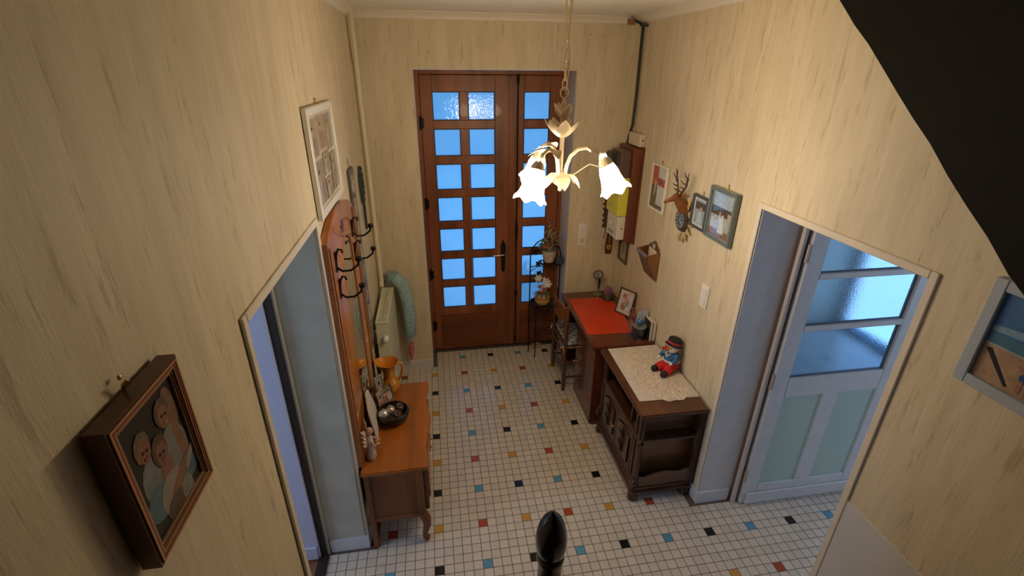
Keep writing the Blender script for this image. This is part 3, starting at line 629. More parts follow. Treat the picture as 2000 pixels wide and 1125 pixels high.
standing_frame('framed_photo', 'small metal photo frame with two people leaning against the jug', (-.256, -1.468, zt), 1.0, .115, .12, M((.28, .2, .12), .3, .6), two, .3)
standing_frame('framed_photo', 'small upright photo frame with pale mount next to the hall mirror', (-.290, -1.555, zt), 1.2, .08, .155, M((.45, .38, .28), .3, .4), one, .12)
standing_frame('framed_photo', 'tiny silver-edged portrait frame perched beside the jug handle', (-.305, -1.44, zt), .9, .075, .19, M((.5, .45, .36), .3, .6), one, .12)
lp = thing('tall_plaque', 'tall thin pale plaque leaning against the hall mirror', 'plaque', (-.310, -1.74, zt+.002), PI/2, None); lp.rotation_euler = (-.14, 0, PI/2+.06)
B().prism([(-.11, 0), (.11, 0), (.12, .12), (.06, .27), (-.02, .30), (-.1, .2)], -.010, 0, 'y').build('panel', M((.60, .56, .47), .4), lp, bevel=.002)
B().box(-.06, .06, -.002, .05, 0, .012).build('foot', M((.09, .04, .02), .5), lp)
fg = thing('angel_figurine', 'pale pink and white cherub ornament leaning on the hall mirror at the chest corner', 'figurine', (-.318, -1.975, zt))
PORC = M((.58, .47, .38), .3, var=.25, scale=40, bump=.2); PINK = M((.48, .27, .20), .4)
B().lathe([(0, 0), (.022, 0), (.03, .02), (.026, .06), (.022, .12), (.016, .16), (0, .18)], (0, 0, 0), 14).build('robe', PORC, fg, smooth=True)
b = B(); b.ell((.006, 0, .195), .02, .02, .024)
b.build('head', PINK, fg, smooth=True)
for s_ in (-1, 1):
    b = B()
    for q in range(4): b.leaf((-.012, s_*.012, .12+.02*q), (-.1, s_, .5+.25*q), .06+.008*q, .014, (1, 0, 0), .15)
    b.build('wing', PORC, fg, smooth=True)
b = B(); b.tube([(.01, -.02, .14), (.03, -.03, .11), (.038, -.005, .10)], [.008, .008, .006]).tube([(.01, .02, .14), (.03, .035, .11), (.042, .05, .085)], [.008, .008, .006]); b.build('arm', PINK, fg, smooth=True)
b = B()
for k in range(9): b.ell((.028+random.uniform(-.006, .01), .04+random.uniform(-.02, .03), .03+.012*k*.7), .011, .011, .009, 8, 6)
b.build('flower_garland', M((.60, .36, .24), .5), fg, smooth=True)

# ------------------------------------------------------------------ pictures on the left wall (local x towards the front door)
def wall_frame(name, lab, cat, loc, rz, w_, h_, t, dep, fm, grp=None, glazed=True, side=None):
    o = thing(name, lab, cat, loc, rz, grp)
    B().frame(-w_/2, w_/2, 0, h_, t, -dep, -.003).build('frame', fm, o, bevel=.003)
    B().box(-w_/2+.004, w_/2-.004, -dep*.5, -.002, .004, h_-.004).build('backing', M((.09, .07, .055), .7), o)
    b = B(); b.tube([(0, -.004, h_), (0, -.006, h_+.02)], .003, 6).ell((0, -.006, h_+.022), .005); b.build('hook', BRASS, o)
    return o
wf = wall_frame('collage_frame', 'white framed collage of small faded photographs above the hall mirror', 'photo frame', (XL, -1.70, 2.03), PI/2, .58, .475, .035, .025, M((.80, .78, .73), .3))
sh = [('r', 0, 1, 0, 1, (.68, .64, .58))]
for x0, x1, z0, z1 in ((.02, .30, .56, .96), (.33, .64, .60, .97), (.67, .97, .55, .96), (.02, .34, .04, .52), (.37, .66, .30, .56), (.37, .66, .03, .27), (.69, .97, .05, .50)):
    base = random.choice([(.34, .30, .26), (.42, .33, .28), (.30, .28, .27)])
    sh.append(('r', x0, x1, z0, z1, base)); cx, cz, wv, hv = (x0+x1)/2, (z0+z1)/2, x1-x0, z1-z0
    sh += [('e', cx-wv*.14, cz-hv*.2, wv*.22, hv*.3, random.choice([(.5, .44, .4), (.40, .22, .18)])), ('e', cx+wv*.17, cz-hv*.22, wv*.2, hv*.26, (.24, .24, .28)), ('e', cx-wv*.14, cz+hv*.14, wv*.12, hv*.12, (.55, .40, .32)), ('e', cx+wv*.17, cz+hv*.1, wv*.11, hv*.11, (.5, .36, .29)), ('e', cx-wv*.14, cz+hv*.25, wv*.13, hv*.05, hair)]
printed('collage', wf, -.256, .256, .034, .441, -.0135, sh, .12, .4)
fs = thing('photo_strip', 'narrow black upright strip frame of many small photographs beside the hall mirror', 'photo frame', (XL, -1.03, .82), PI/2)
B().box(-.075, .075, -.018, -.002, 0, 1.27).build('strip_board', M((.10, .085, .07), .4), fs, bevel=.003)
B().tube([(-.02, -.008, 1.27), (0, -.004, 1.33), (.02, -.008, 1.27)], .0015, 5).build('hanging_cord', M((.3, .2, .1), .6), fs)
for k in range(8):
    z = .05+.152*k; printed('photo', fs, -.045, .045, z, z+.115, -.018, [('r', 0, 1, 0, 1, (.42, .40, .40)), ('e', .5, .2, .38, .35, random.choice([(.22, .22, .28), (.5, .46, .42), (.34, .2, .16)])), ('e', .5, .62, .17, .2, skin), ('e', .5, .78, .19, .09, hair)], .15)
wr = thing('beaded_wreath', 'dark green beaded oval wreath with a long tail hanging on the wall', 'wreath', (XL+.012, -.63, 1.56), PI/2)
DG = M((.03, .055, .05), .4, var=.6, scale=60)
for rr, nm in ((.075, 'outer_ring'), (.04, 'inner_ring')): B().tube([(rr*math.cos(t), 0, .335+rr*1.75*math.sin(t)) for t in [2*PI*k/28 for k in range(28)]], .006, 6, True).build(nm, DG, wr, smooth=True)
first = None
for k in range(34):
    t = 2*PI*k/34; r_ = .058+.014*math.sin(k*2.3)
    if first is None: first = B().ell((0, 0, 0), .012, .008, .012, 8, 6).build('bead', DG, wr, smooth=True)
    q = first if k == 0 else copy_part(first, wr); q.location = (r_*math.cos(t), -.004, .335+r_*1.75*math.sin(t))
B().tube([(-.02, 0, .205), (-.022, 0, .06), (-.006, 0, .01), (.008, 0, .01), (.022, 0, .06), (.02, 0, .205)], .006, 6).build('tail_loop', DG, wr, smooth=True)
pt = thing('family_portrait', 'large portrait of three children in a brown and gold moulded frame', 'picture', (XL+.004, -3.452, 1.895), PI/2)
PW, PHh = .215, .285
for k, (t0, t1, dp, c) in enumerate(((0, .005, .034, (.10, .04, .02)), (.005, .009, .037, (.50, .27, .12)), (.009, .015, .036, (.22, .05, .022)), (.015, .018, .035, (.52, .32, .15)), (.018, .023, .032, (.20, .07, .03)), (.023, .026, .030, (.50, .34, .18)))):
    b = B(); b.frame(-PW/2+t0, PW/2-t0, t0, PHh-t0, t1-t0, -dp, -.004); b.build('moulding', M(c, .35, coat=.2), pt)
B().box(-PW/2+.02, PW/2-.02, -.025, -.004, .02, PHh-.02).build('canvas', M((.02, .018, .015), .6), pt)
DK = (.018, .014, .010); BL = (.09, .17, .20); WH = (.30, .265, .22); TN = (.27, .125, .07)
printed('painting', pt, -PW/2+.0265, PW/2-.0265, .0255, PHh-.0255, -.0252, [('r', 0, 1, 0, 1, DK), ('e', .85, .75, .12, .2, (.22, .12, .08)),
  ('e', .72, .42, .26, .24, (.22, .22, .205)), ('e', .86, .4, .07, .26, TN, .2), ('e', .27, .42, .2, .2, (.20, .21, .21)), ('e', .24, .24, .24, .14, BL), ('e', .85, .2, .2, .12, BL),
  ('e', .50, .3, .13, .25, TN), ('e', .48, .17, .26, .18, WH), ('e', .62, .2, .28, .06, TN, .35), ('e', .45, .06, .2, .1, (.10, .06, .04)), ('e', .70, .05, .12, .12, (.24, .24, .2)), ('e', .9, .26, .14, .04, WH, .5),
  ('e', .25, .735, .135, .12, (.14, .10, .06)), ('e', .265, .70, .10, .105, TN), ('e', .15, .69, .025, .035, TN), ('p', [(.14, .76), (.20, .80), (.30, .795), (.385, .755), (.36, .83), (.24, .86), (.15, .82)], (.17, .125, .08)), ('e', .47, .575, .135, .135, (.09, .05, .03)), ('e', .485, .545, .10, .11, (.25, .115, .065)), ('p', [(.37, .60), (.44, .63), (.54, .625), (.60, .59), (.57, .68), (.46, .71), (.38, .67)], (.10, .055, .03)), ('e', .69, .80, .14, .12, (.12, .07, .04)), ('e', .705, .765, .105, .105, TN), ('e', .82, .76, .025, .03, TN), ('p', [(.59, .82), (.66, .855), (.76, .85), (.82, .81), (.79, .90), (.68, .925), (.60, .89)], (.15, .09, .05)),
  ('e', .23, .70, .018, .012, DK), ('e', .30, .69, .018, .012, DK), ('e', .26, .64, .04, .012, (.3, .08, .06)), ('e', .45, .55, .018, .012, DK), ('e', .52, .54, .018, .012, DK), ('e', .49, .49, .04, .012, (.3, .08, .06)), ('e', .67, .78, .018, .012, DK), ('e', .74, .77, .018, .012, DK), ('e', .71, .715, .04, .014, (.36, .2, .15))], .35)
b = B(); b.tube([(.0, -.004, PHh-.01), (-.004, -.01, PHh+.015), (0, -.016, PHh+.02)], .003, 6).ell((0, -.006, PHh+.026), .004, .003, .005); b.build('hanging_hook', BRASS, pt)

# ------------------------------------------------------------------ pictures on the right wall (local x runs towards the stairs)
w1 = wall_frame('picture', 'white framed red and black print near the meter board', 'picture', (XR, -.915, 1.71), -PI/2, .25, .335, .016, .022, M((.80, .74, .66), .35))
printed('print', w1, -.11, .11, .015, .32, -.0115, [('r', 0, 1, 0, 1, (.62, .66, .72)), ('r', 0, .42, .42, 1, (.48, .06, .05)), ('r', 0, .42, 0, .55, (.06, .045, .05)), ('r', .42, 1, .56, .74, (.42, .05, .05)), ('p', [(.2, .3), (.3, .28), (.34, .62), (.26, .64)], (.45, .44, .44)), ('r', .42, 1, .0, .1, (.12, .07, .12)), ('e', .6, .65, .12, .06, (.10, .03, .04))], .08, 1.)
w2 = wall_frame('picture', 'small dark framed photo beside the larger silver-edged frame', 'picture', (XR, -1.512, 1.757), -PI/2, .175, .207, .016, .024, M((.06, .065, .065), .3))
printed('photo', w2, -.072, .072, .0155, .1915, -.0125, [('r', 0, 1, 0, 1, (.70, .70, .70)), ('r', .1, .9, .08, .92, (.30, .40, .52)), ('r', .1, .9, .6, .85, (.10, .08, .08)), ('e', .6, .62, .12, .08, (.5, .36, .28)), ('p', [(.3, .1), (.75, .1), (.68, .55), (.42, .55)], (.5, .58, .66))], .06, 1.)
w3 = wall_frame('picture', 'larger grey-green moulded frame with a pale figure photo above the light switch', 'picture', (XR, -1.75, 1.755), -PI/2, .262, .302, .02, .034, M((.13, .16, .15), .3, coat=.4))
B().frame(-.111, .111, .02, .282, .007, -.024, -.014).build('inner_lip', M((.34, .38, .37), .3, .4), w3)
printed('photo', w3, -.105, .105, .026, .276, -.0175, [('r', 0, 1, 0, 1, (.42, .50, .58)), ('r', 0, 1, .48, .68, (.10, .085, .075)), ('r', 0, 1, 0, .16, (.26, .16, .12)), ('r', .78, 1, .16, .6, (.45, .40, .34)), ('p', [(.42, .1), (.72, .1), (.64, .42), (.5, .42)], (.66, .66, .66)), ('e', .57, .47, .06, .06, (.6, .55, .5)), ('p', [(.44, .3), (.5, .34), (.44, .58), (.40, .56)], (.66, .66, .66)), ('e', .12, .3, .08, .12, (.6, .6, .6))], .05, 1.)
w4 = wall_frame('beach_picture', 'pale blue framed beach scene with a child holding a stick', 'picture', (XR, -3.385, 1.78), -PI/2, .48, .345, .035, .03, M((.40, .46, .55), .45))
printed('painting', w4, -.206, .206, .034, .311, -.0155, [('r', 0, 1, 0, 1, (.40, .26, .17)), ('r', 0, 1, .45, 1, (.04, .14, .36)), ('p', [(0, .62), (.4, .7), (1, .66), (1, .56), (.5, .6), (0, .56)], (.20, .34, .50)), ('r', 0, 1, .42, .55, (.05, .16, .28)), ('r', 0, 1, .40, .43, (.35, .36, .36)), ('p', [(.02, .36), (.06, .38), (.24, .06), (.22, .04)], (.015, .012, .012)),
  ('e', .33, .34, .05, .085, (.36, .18, .10)), ('e', .35, .45, .03, .04, (.34, .18, .11)), ('e', .36, .48, .03, .02, (.16, .1, .05)), ('e', .32, .22, .045, .06, (.02, .08, .24)), ('e', .30, .11, .016, .08, (.34, .17, .1)), ('e', .35, .10, .016, .08, (.34, .17, .1)), ('e', .28, .30, .045, .016, (.34, .17, .1), -.6)], .4)
# deer clock
dc = thing('deer_clock', 'carved stag head wall clock with antlers, round dark dial and gilded leaves', 'clock', (XR, -1.335, 1.66), -PI/2)
DRW = M((.22, .075, .02), .4, var=.4, scale=40, bump=.2); HORN = M((.07, .04, .022), .45, var=.3, scale=40); GILT = M((.62, .47, .20), .4, .2, var=.3, scale=50)
b = B(); b.tube([(0, -.005, .17), (0, -.03, .195), (0, -.06, .225), (-.005, -.075, .245)], [.045, .04, .03, .026], 14); b.ell((-.005, -.08, .252), .026, .03, .026); b.tube([(-.005, -.08, .252), (-.012, -.115, .238), (-.016, -.145, .224)], [.022, .014, .009], 12); b.ell((-.017, -.148, .222), .010, .012, .010)
hd = b.build('stag_head', DRW, dc, smooth=True)
for s_ in (-1, 1):
    B().leaf((s_*.02-.004, -.065, .268), (s_, .15, .35), .045, .011, (0, -1, 0), .1).build('ear', DRW, hd, smooth=True)
    B().ell((s_*.019-.006, -.098, .256), .004, .004, .004, 8, 6).build('eye', BLK, hd, smooth=True)
    x = s_; b = B()
    b.tube([(x*.012, -.07, .272), (x*.03, -.065, .298), (x*.058, -.06, .335), (x*.066, -.065, .375), (x*.085, -.07, .425)], [.006, .006, .0055, .005, .002], 8)
    for p, q in (((x*.03, -.065, .295), (x*.028, -.10, .312)), ((x*.052, -.06, .32), (x*.048, -.10, .335)), ((x*.064, -.065, .365), (x*.105, -.075, .395)), ((x*.068, -.066, .385), (x*.045, -.08, .425)), ((x*.06, -.062, .345), (x*.03, -.095, .375))):
        m_ = [(p[i]*.5+q[i]*.5) for i in range(3)]; m_[2] -= .006; b.tube([p, m_, q], [.0048, .004, .0015], 7)
    b.build('antler', HORN, hd, smooth=True)
b = B(); b.lathe([(.075, 0), (.078, .015), (.07, .03), (.058, .034)], (-.0, -.002, .10), 28, (0, -1, 0)); cs = b.build('clock_case', HORN, dc, smooth=True)
b = B(); b.lathe([(.056, 0), (.056, .003), (0, .003)], (0, -.034, .10), 28, (0, -1, 0)); dl = b.build('dial', M((.10, .12, .13), .25, coat=.5), cs)
NUM = M((.62, .60, .54), .4)
for k in range(12):
    a = PI/2-2*PI*k/12; B().bar((.038*math.cos(a), -.0375, .10+.038*math.sin(a)), (.051*math.cos(a), -.0375, .10+.051*math.sin(a)), .0018, .005).build('hour_mark', NUM, dl)
for a, l in ((1.2, .026), (-.5, .040)): B().bar((0, -.0385, .10), (l*math.cos(a), -.0385, .10+l*math.sin(a)), .0015, .004).build('hand', NUM, dl)
for k, (x, z, dx, dz) in enumerate(((.05, .17, .35, .9), (.065, .14, .8, .5), (.08, .10, 1, -.1), (.075, .06, 1, -.5), (.06, .03, .6, -1), (.03, .015, .2, -1), (-.01, .01, -.2, -1), (.06, .20, .4, 1))):
    B().leaf((x*.8, -.014, z), (dx, -.25, dz), .06, .018, (0, -1, 0), .25, 6, .3).build('leaf', GILT, dc, smooth=True)
# letter holder
lh = thing('letter_holder', 'carved brown wooden wall letter holder with a pale envelope', 'letter holder', (XR, -.975, 1.205), -PI/2)
LW = wood((.20, .085, .03), 'z', .35, .4)
B().prism([(-.10, .0), (.10, .0), (.10, .22), (.07, .25), (.035, .265), (.015, .285), (-.015, .285), (-.035, .265), (-.07, .25), (-.10, .22)], -.012, 0, 'y').build('back_board', LW, lh, bevel=.003)
b = B(); b.prism([(-.012, .0), (-.02, .0), (-.105, .205), (-.095, .21)], -.10, .10, 'x'); fr = b.build('front_panel', LW, lh)
for x in (-.10, .092): B().prism([(-.012, .0), (-.095, .205), (-.012, .225)], x, x+.008, 'x').build('side_panel', LW, lh)
b = B(); b.bar((-.09, -.1065, .198), (.09, -.1065, .198), .003, .018); b.build('painted_band', M((.20, .22, .40), .4, var=.5, scale=90), fr)
for k in range(7):
    x = -.06+.02*k; z = .10+.03*math.sin(k*2.1); B().ell((x, -.0205-.085*(z/.205), z), .010, .006, .010, 8, 6).build('carved_boss', wood((.13, .055, .022), 'z', .4, .4), fr, smooth=True)
B().box(-.02, .02, -.014, -.012, .232, .262).build('painted_panel', M((.58, .62, .68), .4, var=.3, scale=80), lh)
tag(B().prism([(-1.05, 1.25), (-.92, 1.25), (-.92, 1.435), (-1.05, 1.435)], 1.728, 1.730, 'x').build('envelope', M((.76, .66, .54), .6)), 'pale envelope standing in the wooden letter holder', 'envelope')
# small things under and behind the meter board
sf = thing('small_picture', 'small dark carved frame with faded print below the meter board', 'picture', (XR, -.40, 1.105), -PI/2)
B().frame(-.095, .095, 0, .225, .02, -.02, 0).build('frame', M((.13, .07, .035), .35, var=.6, scale=50), sf, bevel=.004); printed('print', sf, -.076, .076, .019, .206, -.006, [('r', 0, 1, 0, 1, (.40, .36, .27)), ('e', .5, .5, .2, .3, (.28, .25, .19)), ('r', .45, .55, .3, .7, (.16, .13, .1))], .15, .5)
br = thing('brass_barometer', 'slim brass and wood wall barometer in the corner below the meter', 'barometer', (1.69, YB, 1.10))
B().prism([(-.028, .0), (.028, 0), (.036, .06), (.028, .16), (.018, .21), (-.018, .21), (-.028, .16), (-.036, .06)], -.02, 0, 'y').build('case', M((.10, .04, .02), .4), br, bevel=.004)
B().lathe([(.026, 0), (.028, .006), (.022, .010), (0, .010)], (0, -.02, .07), 18, (0, -1, 0)).build('dial', BRASS, br, smooth=True); B().tube([(0, -.022, .11), (0, -.022, .19)], .008, 8).build('tube', BRASS, br, smooth=True)
ir = thing('metal_wall_ornament', 'rusty brown cut-metal bird ornament on the wall behind the meter board', 'wall ornament', (1.655, YB, 1.26))
b = B(); pl_ = []
for k in range(15): pl_.append((.035+.012*math.sin(k*1.9), .10+.30*k/14))
for k in range(15): pl_.append((-.045+.014*math.sin(k*2.6+1), .40-.30*k/14))
b.prism(pl_, -.022, -.014, 'y'); b.build('body', M((.10, .05, .03), .6, var=.4, scale=40), ir)
for s_ in (-1, 1): B().tube([(s_*.012, -.018, .11), (s_*.016, -.018, .03), (s_*.03, -.02, .0)], .003, 6).build('leg', M((.10, .05, .03), .6), ir)

# ------------------------------------------------------------------ desk, chair
dk = thing('desk', 'dark red-brown wooden desk with one cupboard pedestal', 'desk', (1.49, -.73, 0)); dx, dy = 1.49, -.73
B().box(1.237-dx, 1.737-dx, -1.218-dy, -.237-dy, .722, .75).build('desk_top', DESKW, dk, bevel=.006, seg=2)
b = B(); b.box(1.285-dx, 1.72-dx, -1.205-dy, -1.19-dy, .0, .722); b.box(1.285-dx, 1.72-dx, -.75-dy, -.735-dy, 0, .722); b.box(1.70-dx, 1.72-dx, -1.19-dy, -.75-dy, 0, .722); b.box(1.285-dx, 1.70-dx, -1.19-dy, -.75-dy, .03, .05); pe = b.build('pedestal', DESKZ, dk)
dd = B().box(1.264-dx, 1.284-dx, -1.204-dy, -.737-dy, .02, .715).build('door', DESKZ, pe, bevel=.003); B().lathe([(.006, 0), (.006, .012), (.014, .02), (.014, .028), (0, .033)], (1.264-dx, -.775-dy, .345), 12, (-1, 0, 0)).build('knob', BRASS, dd, smooth=True)
B().box(1.285-dx, 1.72-dx, -.265-dy, -.245-dy, 0, .722).build('end_panel', DESKZ, dk); B().box(1.70-dx, 1.715-dx, -.735-dy, -.265-dy, .35, .722).build('modesty_panel', DESKZ, dk)
B().box(1.30-dx, 1.32-dx, -.735-dy, -.265-dy, .65, .722).build('apron', DESKZ, dk)
bl = B(); bl.box(-.195, .195, -.325, .325, 0, .003); o = bl.build('desk_blotter', M((.62, .045, .012), .28, var=.12, scale=6), bevel=.001); o.location = (1.465, -.71, .7505); o.rotation_euler = (0, 0, -.03); tag(o, 'red leather desk blotter lying on the desk top', 'blotter')
cr = thing('chair', 'brown wooden chair with curved backrest tucked under the desk', 'chair', (1.35, -.515, 0)); qx, qy = 1.35, -.515
for y in (-.715, -.315):
    B().tube([(1.175-qx, y-qy, 0), (1.172-qx, y-qy, .45), (1.178-qx, y-qy, .845)], [.017, .019, .017], 12).build('back_post', CHAIRW, cr, smooth=True)
    B().tube([(1.53-qx, y-qy, 0), (1.53-qx, y-qy, .43)], [.015, .018], 12).build('front_leg', CHAIRW, cr, smooth=True)
    for z in (.14, .30): B().tube([(1.175-qx, y-qy, z), (1.53-qx, y-qy, z)], .009, 8).build('stretcher', CHAIRW, cr)
for z in (.20, .34): B().tube([(1.175-qx, -.715-qy, z), (1.175-qx, -.315-qy, z)], .009, 8).build('stretcher', CHAIRW, cr)
b = B(); n = 12; rows = []
for k in range(n+1):
    u = k/n; y = -.715+.4*u; x = 1.175-.045*math.sin(PI*u); lo_ = .70-.012*math.sin(PI*u); hi_ = .825+.012*math.sin(PI*u)
    rows.append([b.pt((x-.010-qx, y-qy, lo_)), b.pt((x+.008-qx, y-qy, lo_)), b.pt((x+.008-qx, y-qy, hi_)), b.pt((x-.010-qx, y-qy, hi_))])
for k in range(n):
    for i in range(4):
        if 5 <= k <= 6 and False: continue
        b.face([rows[k][i], rows[k][(i+1) % 4], rows[k+1][(i+1) % 4], rows[k+1][i]])
b.face(rows[0][::-1]); b.face(rows[-1]); br_ = b.build('back_rail', wood((.24, .082, .024), 'y', .28, .35), cr, smooth=True)
b = B(); b.tube([(1.120-qx, -.515-qy+.035*math.cos(t), .765+.012*math.sin(t)) for t in [2*PI*k/16 for k in range(16)]], .004, 6, True); b.build('finger_slot', M((.03, .012, .006), .6), br_)
B().box(1.165-qx, 1.54-qx, -.71-qy, -.32-qy, .425, .447).build('seat', CHAIRW, cr, bevel=.006)
def checker():
    m, nt, bb = _nt('checked_fabric'); N = nt.nodes.new; tc = N('ShaderNodeTexCoord'); ck = N('ShaderNodeTexChecker'); ck.inputs['Scale'].default_value = 26
    ck.inputs[1].default_value = (.46, .46, .48, 1); ck.inputs[2].default_value = (.20, .19, .21, 1); nt.links.new(tc.outputs['Object'], ck.inputs[0]); nt.links.new(ck.outputs[0], bb.inputs['Base Color']); bb.inputs['Roughness'].default_value = .9
    return m
ck = thing('seat_cushion', 'grey patterned seat cushion tied with white ribbons on the chair', 'cushion', (1.35, -.515, .448))
B().box(-.165, .18, -.185, .185, 0, .035).build('pad', checker(), ck, bevel=.014, seg=3)
RB = M((.74, .72, .66), .8)
for y in (-.2, .2):
    b = B(); b.bar((-.15, y*.9, .03), (-.195, y*1.02, .02), .004, .012); b.bar((-.195, y*1.02, .02), (-.20, y*1.15, -.03), .004, .010); b.bar((-.195, y*1.02, .02), (-.215, y*.86, -.012), .004, .010); b.build('ribbon_tie', RB, ck)
b = B(); b.bar((-.19, -.19, .0), (-.205, -.10, .03), .004, .010); b.build('blue_ribbon', M((.08, .18, .42), .8), ck)

# things on the desk
zd = .7505
am = thing('amethyst_geode', 'purple amethyst crystal cluster on a dark rock base on the desk', 'crystal', (1.635, -.42, zd))
b = B()
for k in range(26):
    a = random.random()*2*PI; r_ = .028*math.sqrt(random.random()); h_ = .14-.9*r_+random.uniform(-.02, .015); dr_ = Vector((math.cos(a)*r_*3, math.sin(a)*r_*3, 1)); b.lathe([(.009, 0), (.010, .012), (0, .028)], (r_*math.cos(a), r_*math.sin(a), h_-.03), 6, dr_)
b.lathe([(.034, .04), (.04, .07), (.032, .11), (.012, .125)], n=9); b.build('crystals', M((.22, .10, .20), .2, var=.5, scale=40, coat=.4), am)
b = B(); b.lathe([(.052, 0), (.062, .015), (.058, .035), (.044, .05), (.02, .055)], n=11, ripple=lambda k, a, r, z: (r*(1+.12*math.sin(3*a+k)), z)); b.build('rock_base', M((.035, .03, .022), .5, var=.5, scale=40), am)
sd = thing('shell_dish', 'small brown glass dish under the amethyst on the desk', 'dish', (1.615, -.455, zd)); B().lathe([(0, .001), (.05, .001), (.085, .018), (.088, .024), (.07, .016), (0, .006)], n=24).build('dish', M((.20, .13, .05), .12, coat=.6), sd, smooth=True)
bpy.data.objects.remove(sd.children[0], do_unlink=True); bpy.data.objects.remove(sd, do_unlink=True)
mg = thing('magnifying_glass', 'upright magnifying glass with black handle and stand at the back of the desk', 'magnifier', (1.575, -.315, zd))
B().lathe([(.045, 0), (.045, .006), (.03, .012), (.012, .016), (.008, .02)], n=20).build('stand', M((.30, .24, .14), .3, .6), mg, smooth=True); B().tube([(0, 0, .02), (.005, .002, .06)], .005, 8).build('rod', CHROME, mg)
B().tube([(.005, .002, .06), (.008, .004, .15)], [.010, .011], 10).build('handle', BLK, mg, smooth=True)
b = B(); ax = Vector((-.25, -.6, .75)).normalized(); R_ = Vector((0, 0, 1)).rotation_difference(ax).to_matrix(); cc = Vector((-.01, .0, .20)); b.tube([cc+R_@Vector((.042*math.cos(t), .042*math.sin(t), 0)) for t in [2*PI*k/24 for k in range(24)]], .005, 8, True); b.tube([(.008, .004, .15), cc+R_@Vector((.0, .03, 0))-Vector((0, 0, .012))], .004, 6); b.build('rim', M((.05, .05, .045), .3, .5), mg, smooth=True)
b = B(); b.lathe([(.040, -.001), (.025, .003), (0, .004)], cc, 24, ax); b.lathe([(.040, -.001), (.025, -.004), (0, -.005)], cc, 24, ax); b.build('lens', M((.9, .9, .9), .02, trans=.95), mg, smooth=True)
pf = standing_frame('desk_photo_frame', 'brown wooden photo frame with a pale mount leaning back on the desk', (1.655, -.74, zd+.002), -1.05, .165, .225, wood((.085, .045, .035), 'z', .3, .3), [('r', 0, 1, 0, 1, (.62, .56, .5)), ('r', .14, .86, .1, .9, (.55, .58, .64)), ('e', .4, .3, .18, .16, (.35, .16, .11)), ('e', .6, .45, .16, .2, (.30, .34, .42)), ('e', .5, .62, .12, .1, skin), ('e', .35, .75, .14, .1, (.36, .14, .09)), ('e', .45, .42, .09, .08, skin), ('e', .7, .25, .1, .1, (.7, .72, .75))], .25, None)
cu = thing('pen_cup', 'clear cup crammed with orange and purple pens on the desk', 'pen cup', (1.645, -.985, zd))
b = B(); b.lathe([(0, .001), (.03, .001), (.036, .09), (.034, .09), (.028, .006), (0, .005)], n=20); b.build('cup', M((.55, .46, .42), .08, trans=.6), cu, smooth=True)
for k, c in enumerate(((.55, .12, .03), (.60, .20, .04), (.12, .06, .28), (.5, .08, .05), (.15, .08, .3), (.58, .3, .08))):
    a = k*1.05; B().tube([(.012*math.cos(a), .012*math.sin(a), .008), (.03*math.cos(a+.5), .03*math.sin(a+.5), .15+.012*(k % 3))], .0045, 7).build('pen', M(c, .35), cu)
b = B(); b.tube([(-.004+.02*math.cos(t), .03, .145+.028*math.sin(t)) for t in [2*PI*k/14 for k in range(14)]], .005, 6, True); b.build('scissor_handle', M((.30, .12, .04), .35), cu, smooth=True)
bx_ = thing('black_desk_pot', 'black half-round desk pot with grey lid beside the pen cup', 'desk pot', (1.64, -1.125, zd))
arcp = [(.05*math.cos(PI+PI*k/12), .05*math.sin(PI+PI*k/12)) for k in range(13)]+[(.05, .035), (-.05, .035)]
B().prism(arcp, 0, .10, 'z').build('pot', M((.012, .013, .016), .2, coat=.4), bx_, bevel=.002); B().prism([(p[0]*1.03, p[1]*1.03) for p in arcp], .10, .107, 'z').build('lid', M((.26, .27, .27), .3, .3), bx_)
b = B(); b.tube([(-.03+.016*math.cos(t), -.075, .018+.012*math.sin(t)) for t in [2*PI*k/12 for k in range(12)]], .003, 6, True); b.build('key_ring', M((.45, .38, .28), .3, .8), bx_, smooth=True)
bs = thing('blue_ornament', 'small blue and white ball ornament on top of the black desk pot', 'ornament', (1.64, -1.115, zd+.107)); B().ell((0, 0, .026), .028, .026, .026).build('ball', M((.05, .16, .42), .3, var=.7, scale=45), bs, smooth=True); B().tube([(0, 0, .05), (.004, 0, .06)], .004, 6).build('stalk', WHITE, bs)
for x_, h_, c, lb in ((1.703, .165, (.02, .024, .026), 'black covered book standing near the wall on the desk'), (1.732, .155, (.68, .60, .50), 'cream covered book standing between black book and wall on the desk')):
    bk = thing('book', lb, 'book', (x_, -1.135, zd)); B().box(-.011, .011, -.055, .055, 0, h_).build('cover', M(c, .45), bk, bevel=.001); B().box(-.0085, .0085, -.0565, .052, .003, h_+.0005).build('pages', M((.66, .60, .50), .8), bk)
sv = thing('greeting_card', 'pale blue-white folded card standing behind the black desk pot', 'card', (1.70, -1.045, zd)); B().prism([(-.05, 0), (.035, 0), (.035, .2), (-.05, .17)], .0, .0015, 'y').prism([(-.05, 0), (.035, 0), (.035, .2), (-.05, .17)], .02, .0215, 'y').build('card_leaf', M((.55, .56, .66), .6), sv)

